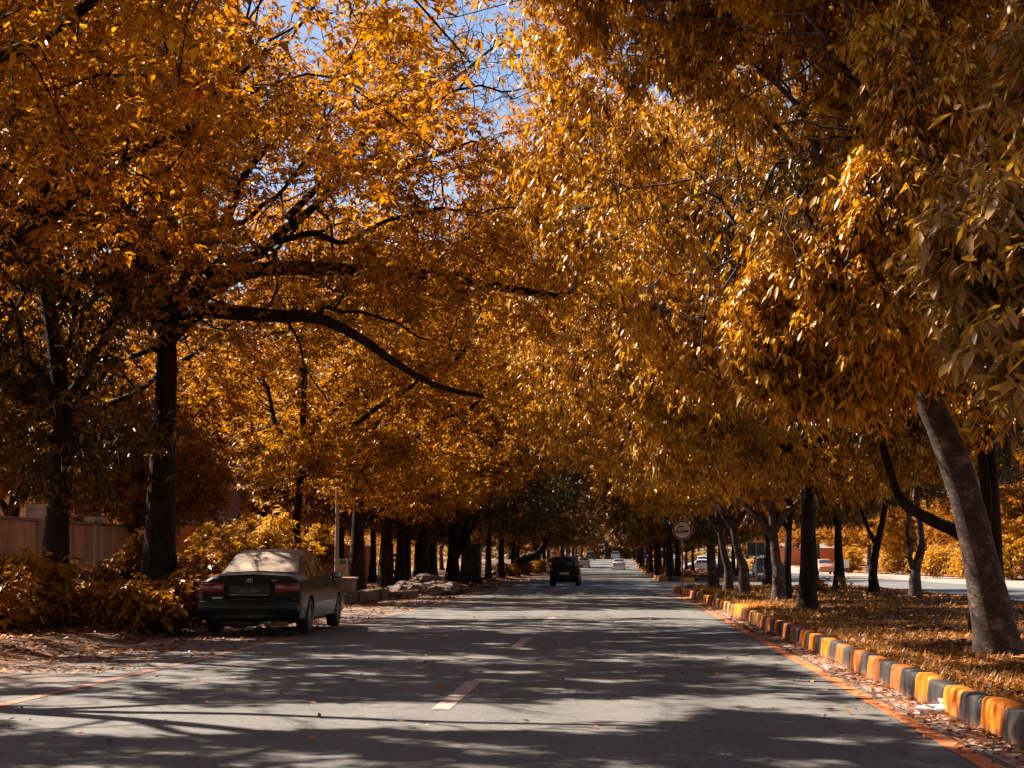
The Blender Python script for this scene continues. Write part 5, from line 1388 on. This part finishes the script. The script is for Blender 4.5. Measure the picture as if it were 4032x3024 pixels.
def wheel(parent, x, y, r, wdt, spokes=5):
    sd = 1 if x > 0 else -1
    bm = bmesh.new()
    prof = [(r * .62, wdt * .5), (r * .80, wdt * .52), (r * .95, wdt * .47), (r, wdt * .36), (r, -wdt * .36), (r * .95, -wdt * .47), (r * .8, -wdt * .5), (r * .62, -wdt * .5)]
    n = 32; rings = []
    for k in range(n):
        a = 2 * math.pi * k / n
        rings.append([bm.verts.new((q[1], q[0] * math.cos(a), q[0] * math.sin(a))) for q in prof])
    for k in range(n):
        a, b = rings[k], rings[(k + 1) % n]
        for i in range(len(prof)): bm.faces.new((a[i], b[i], b[(i + 1) % len(prof)], a[(i + 1) % len(prof)]))
    w_ = obj('wheel', bm_mesh('tyre', bm, True, 50), M['rubber'], parent)
    w_.location = (x, y, r)
    bm = bmesh.new()
    cyl(bm, (-.02 * sd, 0, 0), (.02 * sd, 0, 0), r * .66, r * .66, 32)
    cyl(bm, (.02 * sd, 0, 0), (wdt * .46 * sd, 0, 0), r * .15, r * .12, 16)
    for k in range(spokes):
        a = 2 * math.pi * k / spokes
        vs = bmesh.ops.create_cube(bm, size=1)['verts']
        bmesh.ops.transform(bm, matrix=Matrix.Rotation(a, 4, 'X') @ Matrix.Translation((wdt * .36 * sd, 0, r * .36)) @ Matrix.Diagonal((.03, r * .2, r * .58, 1)), verts=vs)
    # rim ring
    for k in range(28):
        a = 2 * math.pi * k / 28
        vs = bmesh.ops.create_cube(bm, size=1)['verts']
        bmesh.ops.transform(bm, matrix=Matrix.Rotation(a, 4, 'X') @ Matrix.Translation((wdt * .40 * sd, 0, r * .635)) @ Matrix.Diagonal((.06, r * .16, r * .05, 1)), verts=vs)
    obj('rim', bm_mesh('rim', bm), M['rim'], w_)
def rbox(name, c, s, m, parent, bev=.01, rz=0, taper=1, rx=0):
    bm = bmesh.new(); box(bm, c, s, rz=rz, bev=bev, taper=taper, rx=rx)
    return obj(name, bm_mesh(name, bm, True, 40), m, parent)

def make_car(name, shape, wheels, wr, paint, label, cat='car', kind='sedan', group=None, glass='glass', rear_glass=None, plate=None, dark_plate=False, detail=False):
    root = empty(name, (0, 0, 0), 0, label, cat, group)
    body = obj('body', shape.body(wheels, wr), paint, root)
    k = KEYS[kind]
    gl = M[glass]
    for u0, u1, v0, v1, c0, c1 in k['side']:
        for sd in (1, -1): obj('side_window', shape.panel(u0, u1, v0, v1, .005, sd, cut0=c0, cut1=c1), gl, root)
    u0, u1, v0 = k['rear']; obj('rear_window', shape.panel(u0, u1, v0, 8, .006, both=True, nv=6), rear_glass or gl, root)
    u0, u1, v0 = k['front']; obj('windscreen', shape.panel(u0, u1, v0, 8, .006, both=True, nv=6), gl, root)
    W = shape.k[5][4]
    for wy in wheels:
        for sd in (1, -1): wheel(root, sd * (W - .105), wy, wr, .19)
    for sd in (1, -1):
        x0, x1, z0, z1, y = k['tail']
        t = rbox('tail_light', (sd * (x0 + x1) / 2, y + .05, (z0 + z1) / 2), (abs(x1 - x0), .14, z1 - z0), M['lamp_red'], root, .018)
        if k.get('tail_clear'):
            a0, a1, b0, b1 = k['tail_clear']
            rbox('indicator', (sd * (a0 + a1) / 2, y - .018, (b0 + b1) / 2), (a1 - a0, .012, b1 - b0), M['lamp_clear'], t, .004)
        x0, x1, z0, z1, y = k['head']
        rbox('headlight', (sd * (x0 + x1) / 2, y - .05, (z0 + z1) / 2), (abs(x1 - x0), .14, z1 - z0), M['lamp_clear'], root, .02)
        mx, my, mz = k['mirror']
        mm = rbox('wing_mirror', (sd * (mx + .10), my, mz), (.19, .11, .13), paint, root, .03)
        rbox('mirror_glass', (sd * (mx + .11), my - .057, mz), (.15, .008, .10), M['chrome'], mm, .003)
        for hy in k['handles']: rbox('door_handle', (sd * (W + .004), hy, k['hz']), (.03, .16, .03), M['black'], root, .008)
    y, z = k['plate']
    p = rbox('number_plate', (0, y, z), (.46, .02, .12), M['plate_dark'] if dark_plate else M['plate_white'], root, .003)
    if plate:
        text('lettering', plate, .085, (0, y - .013, z), M['steel'] if dark_plate else M['black'], p, ext=.001)
    # bumper and underside parts
    yb, zb, hb = k['bumper']
    bb = rbox('bumper', (0, yb + .06, zb), (W * 2 - .06, .17, hb), paint, root, .05)
    rbox('underbody', (0, shape.L / 2, k['ub']), (W * 1.5, shape.L * .84, .10), M['black'], root, .02)
    rbox('exhaust', (.35, .12, k['ub'] - .02), (.05, .25, .05), M['steel'], root, .012)
    return root
KEYS = {}
sedan = CarShape([
    (0.00, .36, .44, .52, .70, .68, .60), (0.03, .27, .45, .56, .80, .79, .70), (0.09, .24, .52, .60, .835, .82, .70), (0.11, .23, .72, .78, .838, .80, .68), (0.15, .22, .84, .90, .842, .80, .70), (0.22, .21, .86, .945, .847, .80, .70),
    (0.66, .20, .87, .955, .848, .80, .70), (0.76, .20, .87, .97, .848, .80, .68), (1.42, .20, .87, 1.325, .848, .80, .56), (1.7, .20, .87, 1.36, .848, .80, .555), (2.3, .20, .87, 1.375, .848, .80, .56), (2.62, .20, .87, 1.34, .848, .80, .56),
    (3.34, .20, .85, .93, .848, .79, .66), (3.5, .20, .80, .87, .845, .78, .66), (4.1, .21, .68, .78, .83, .75, .62), (4.32, .24, .58, .68, .78, .72, .58), (4.39, .32, .46, .54, .66, .62, .5)])
KEYS['sedan'] = dict(side=[(.98, 1.24, 5.12, 5.85, .20, .0), (1.30, 2.10, 5.12, 5.86, .14, .02), (2.16, 3.05, 5.12, 5.86, .02, .36)], rear=(.80, 1.38, 6.55), front=(2.68, 3.26, 6.5),
    tail=(.42, .80, .67, .82, .085), tail_clear=(.46, .56, .745, .79), head=(.40, .72, .56, .68, 4.33), mirror=(.80, 2.95, .93), handles=(1.5, 2.4), hz=.76, plate=(.10, .70), bumper=(-.02, .44, .20), ub=.22)
hero = make_car('parked_sedan', sedan, (.88, 3.50), .295, M['p_green'], 'dark green sedan with a dusty rear window parked on the left roadside', kind='sedan', rear_glass=M['glass_dusty'], plate='AG  854', dark_plate=True)
hero.location = (-5.93, 23.7, .035)
hero.rotation_euler = (0, 0, R(0.6))
# extra rear detail of the sedan
rbox('boot_trim', (0, .075, .635), (.62, .012, .012), M['chrome'], hero, .003)
rbox('plate_recess', (0, .088, .71), (.66, .02, .17), M['black'], hero, .01)
for ch in hero.children:
    if ch.name.startswith('number_plate'): ch.location.y -= .03
bd = rbox('badge_backing', (0.0, .082, .865), (.09, .012, .06), M['p_green'], hero, .004)
bm = bmesh.new()                                # chrome badge: a rounded frame with an upright letter form
for c, s in (((-.042, 0, 0), (.010, .008, .075)), ((.042, 0, 0), (.010, .008, .075)), ((0, 0, .036), (.09, .008, .008)), ((0, 0, -.036), (.07, .008, .008)), ((-.018, 0, 0), (.012, .008, .055)), ((.018, 0, 0), (.012, .008, .055)), ((0, 0, 0), (.03, .008, .010))):
    box(bm, (c[0], c[1] + .070, c[2] * .8 + .865), (s[0] * .7, s[1], s[2] * .8))
obj('badge', bm_mesh('badge', bm), M['chrome'], bd)
rbox('model_script', (.40, .083, .868), (.10, .008, .018), M['chrome'], hero, .003)
rbox('reflector', (-.52, .074, .575), (.17, .03, .055), M['plate_white'], hero, .006)
o = rbox('brake_light', (.20, .98, 1.075), (.06, .03, .035), M['pinkred'], hero, .006); o.rotation_euler = (0, 0, 0)
for sd in (1, -1):
    rbox('side_moulding', (sd * .852, 2.2, .50), (.016, 1.7, .03), M['chrome'], hero, .005)
rbox('spare_wheel_well', (-.25, .55, .20), (.55, .5, .16), M['black'], hero, .05)
rbox('silencer', (.38, .35, .20), (.40, .22, .13), M['steel'], hero, .05)

hatch = CarShape([
    (0.00, .34, .46, .52, .60, .58, .50), (0.03, .26, .50, .62, .70, .69, .62), (0.07, .23, .72, .84, .735, .72, .64), (0.12, .22, .88, 1.00, .74, .72, .63), (0.34, .21, .90, 1.38, .745, .72, .60), (0.45, .21, .90, 1.43, .745, .72, .59),
    (1.2, .20, .89, 1.46, .748, .72, .60), (1.9, .20, .88, 1.455, .748, .72, .60), (2.15, .20, .88, 1.42, .748, .72, .60), (2.80, .20, .86, .98, .745, .70, .62), (3.25, .21, .74, .84, .73, .68, .58), (3.38, .24, .6, .70, .68, .62, .5), (3.42, .34, .46, .54, .56, .54, .44)])
KEYS['hatch'] = dict(side=[(.40, .68, 5.12, 5.86, .08, 0), (.74, 1.40, 5.12, 5.86, .0, .0), (1.46, 2.45, 5.12, 5.86, .0, .42)], rear=(.135, .335, 6.2), front=(2.2, 2.76, 6.5),
    tail=(.60, .72, .70, .98, .06), head=(.38, .66, .60, .74, 3.30), mirror=(.70, 2.35, .98), handles=(.95, 1.7), hz=.78, plate=(.02, .62), bumper=(-.04, .42, .22), ub=.24)
hb = make_car('hatchback', hatch, (.55, 2.90), .28, M['p_black'], 'small black hatchback driving ahead in the left lane', kind='hatch', plate=None)
hb.location = (-2.74, 74.5, 0)
msedan = CarShape([
    (0.00, .36, .50, .58, .74, .72, .6), (0.03, .26, .58, .68, .83, .82, .70), (0.10, .23, .84, .92, .86, .82, .68), (0.18, .22, .92, 1.01, .87, .82, .68), (0.5, .21, .94, 1.03, .88, .82, .68), (0.62, .20, .94, 1.05, .88, .82, .66),
    (1.40, .20, .94, 1.40, .88, .82, .58), (1.9, .20, .94, 1.46, .88, .82, .58), (2.4, .20, .94, 1.46, .88, .82, .58), (2.75, .20, .93, 1.40, .88, .82, .58), (3.55, .20, .90, 1.0, .88, .80, .66), (4.2, .22, .74, .86, .85, .76, .62), (4.42, .26, .6, .70, .78, .7, .56), (4.50, .34, .5, .56, .66, .6, .48)])
KEYS['msedan'] = dict(side=[(1.0, 1.30, 5.12, 5.86, .20, 0), (1.36, 2.2, 5.12, 5.86, .10, 0), (2.26, 3.2, 5.12, 5.86, 0, .40)], rear=(.68, 1.34, 6.4), front=(2.82, 3.46, 6.5),
    tail=(.44, .82, .76, .88, .06), head=(.44, .78, .62, .74, 4.40), mirror=(.84, 3.05, .98), handles=(1.6, 2.5), hz=.84, plate=(.05, .82), bumper=(-.03, .46, .24), ub=.24)
car_s = make_car('sedan', msedan, (.95, 3.62), .31, M['p_silver'], 'silver sedan driving away in the right lane', kind='msedan')
def place(root, px, Y, off=0.0, rz=0.0, sc=1.0):
    b = at(px, VPY, Y)
    root.location = (b[0], Y, float(gz(Y)) + off); root.rotation_euler = (0, 0, rz); root.scale = (sc,) * 3
place(car_s, 2436, 198)
suv = CarShape([
    (0.00, .38, .52, .60, .74, .72, .6), (0.03, .30, .62, .76, .84, .82, .72), (0.08, .27, .90, 1.02, .88, .84, .72), (0.16, .26, 1.02, 1.14, .89, .85, .72), (0.42, .25, 1.04, 1.60, .90, .85, .66), (0.56, .25, 1.04, 1.67, .90, .85, .65),
    (1.6, .25, 1.03, 1.72, .90, .85, .66), (2.3, .25, 1.02, 1.70, .90, .85, .66), (2.6, .25, 1.02, 1.64, .90, .85, .65), (3.3, .25, 1.0, 1.14, .90, .83, .70), (4.0, .26, .88, 1.0, .87, .80, .66), (4.2, .28, .7, .82, .80, .74, .6), (4.28, .36, .54, .62, .70, .64, .5)])
KEYS['suv'] = dict(side=[(.50, .95, 5.12, 5.86, .10, 0), (1.02, 1.85, 5.12, 5.86, 0, 0), (1.92, 3.0, 5.12, 5.86, 0, .40)], rear=(.18, .40, 6.1), front=(2.68, 3.24, 6.5),
    tail=(.50, .86, .90, 1.04, .04), head=(.46, .80, .72, .86, 4.18), mirror=(.86, 2.85, 1.10), handles=(1.25, 2.15), hz=.9, plate=(.02, .78), bumper=(-.04, .50, .26), ub=.3)
def recolor(root, paint, label, name=None, group=None):
    r = copy_thing(root, (0, 0, 0), 0, (1, 1, 1), label, group)
    if name: r.name = name
    for ch in r.children:
        n0 = ch.name.split('.')[0]
        if n0 in ('body', 'bumper', 'wing_mirror'):
            ch.data = ch.data.copy(); ch.data.materials[0] = paint
    return r
car_suv = make_car('suv', suv, (.78, 3.42), .34, M['p_white'], 'white tall car farthest ahead in the right lane', cat='suv', kind='suv')
place(car_suv, 2424, 300)
o = recolor(car_suv, M['p_white'], 'white hatchback parked on the left behind the black hatchback', 'parked_hatchback'); o['category'] = 'hatchback'
place(o, 2182, 150, .02, 0, .93)
o = recolor(car_s, M['p_beige'], 'beige sedan in the left lane beyond the black hatchback'); place(o, 2298, 215)
o = recolor(car_suv, M['p_jeep'], 'dark jeep far ahead at the left edge of the road', 'jeep'); o['category'] = 'jeep'; place(o, 2323, 290, 0, 0, 1.0)
o = recolor(car_s, M['p_gold'], 'copper car facing the camera on the opposite shoulder, right of the dark trunk'); place(o, 3232, 152, 0, math.pi, 1)
o = recolor(hb, M['p_jeep'], 'dark green car half hidden behind a median trunk on the opposite road', 'car'); place(o, 3012, 132, 0, 0, 1.12)
OG = 'white cars parked far along the opposite road'
for px, Y, pr, pt in ((2664, 250, car_s, 'p_silver'), (2768, 215, car_suv, 'p_silver'), (2832, 190, car_s, 'p_white')):
    o = recolor(pr, M[pt], 'pale car far off between the median trunks, right of the SLOW sign' if px > 2700 else 'pale bluish car far off just left of the SLOW sign post', None, OG if px > 2700 else None)
    place(o, px, Y, 0, R(90) if px == 2832 else 0, 1)

# ------------------------------------------------------------------ small things on the ground
def crumple(name, c, r, label, seed, sc=(1, 1, .7)):
    rr = random.Random(seed); bm = bmesh.new()
    bmesh.ops.create_icosphere(bm, subdivisions=3, radius=r)
    for v in bm.verts:
        k = 1 + .28 * math.sin(v.co.x * 60 + seed) + .22 * math.sin(v.co.y * 75 + 2 * seed) + .2 * math.sin(v.co.z * 90) + rr.uniform(-.08, .08)
        v.co = Vector((v.co.x * sc[0], v.co.y * sc[1], v.co.z * sc[2])) * k
        v.co.z = max(v.co.z, -r * .4)
    o = obj(name, bm_mesh(name, bm), M['white_plastic']); o.location = (c[0], c[1], r * .4 + .012); return o
g_ = ground(3740, 2812, .0)
root = empty('plastic_bag', (g_[0] + .02, g_[1] + .0, 0), 0, 'crumpled white plastic bag lying against the painted kerb', 'bag')
for dx, dy, r, sc, h in ((.02, -.02, .085, (.9, .7, 1.1), .055), (-.12, -.07, .075, (1.3, .9, .6), .01), (.03, -.11, .085, (1.5, .9, .6), .01)):
    c = crumple('bag_fold', (dx, dy), r, '', int(r * 999), sc); c.location = (dx - .05, dy, r * .4 + h); c.parent = root
g_ = ground(3272, 2640, .0)
o = crumple('paper_scrap', g_, .022, '', 3, (1.6, 1, .5)); tag(o, 'small white scrap of paper in the gutter farther along the kerb', 'paper')
def twig(name, px, py, L, a, label):
    g_ = ground(px, py); s = Skel(); rr = random.Random(px)
    p = [(k * L / 5 * math.cos(a), k * L / 5 * math.sin(a) + rr.uniform(-.02, .02), .012 + rr.uniform(0, .01)) for k in range(6)]
    s.line(p, .007, .003, 12, 5)
    s.line([p[2], (p[2][0] + .06, p[2][1] + .07, .015), (p[2][0] + .13, p[2][1] + .09, .012)], .004, .002, 6, 4)
    V, q = tubes(s.batches)
    o = obj(name, np_mesh(name, V, quads=q, smooth=True), M['bark_dark']); o.location = (g_[0], g_[1], 0)
    tag(o, label, 'twig', 'twigs fallen on the road')
twig('twig', 3185, 2690, .38, -.35, 'longest forked twig lying beside the orange edge line')
twig('twig', 3260, 2722, .30, .05, 'straight twig next to the orange edge line, below the forked one')
twig('twig', 3370, 2760, .18, .0, 'short twig near the orange edge line, closest to the camera')
twig('twig', 3215, 2742, .2, .3, 'thin twig in the sunlit patch left of the edge line')
g_ = ground(3265, 2798)
o = litter('dry_leaf', 1, (0, .01), (10, 10.01), lambda P: P[:, 2], .1, 'single curled orange leaf on the sunlit asphalt')
bpy.data.objects.remove(o)
bm = bmesh.new()
vv = [bm.verts.new(p) for p in ((-.06, 0, .008), (-.01, .035, .022), (.06, .005, .012), (.0, -.035, .020), (0, 0, .006))]
for a_, b_ in ((0, 1), (1, 2), (2, 3), (3, 0)): bm.faces.new((vv[a_], vv[b_], vv[4]))
o = obj('dry_leaf', bm_mesh('dry_leaf', bm), M['kerb_orange']); o.location = (g_[0], g_[1], .004)
tag(o, 'single curled orange leaf on the sunlit asphalt', 'leaf')
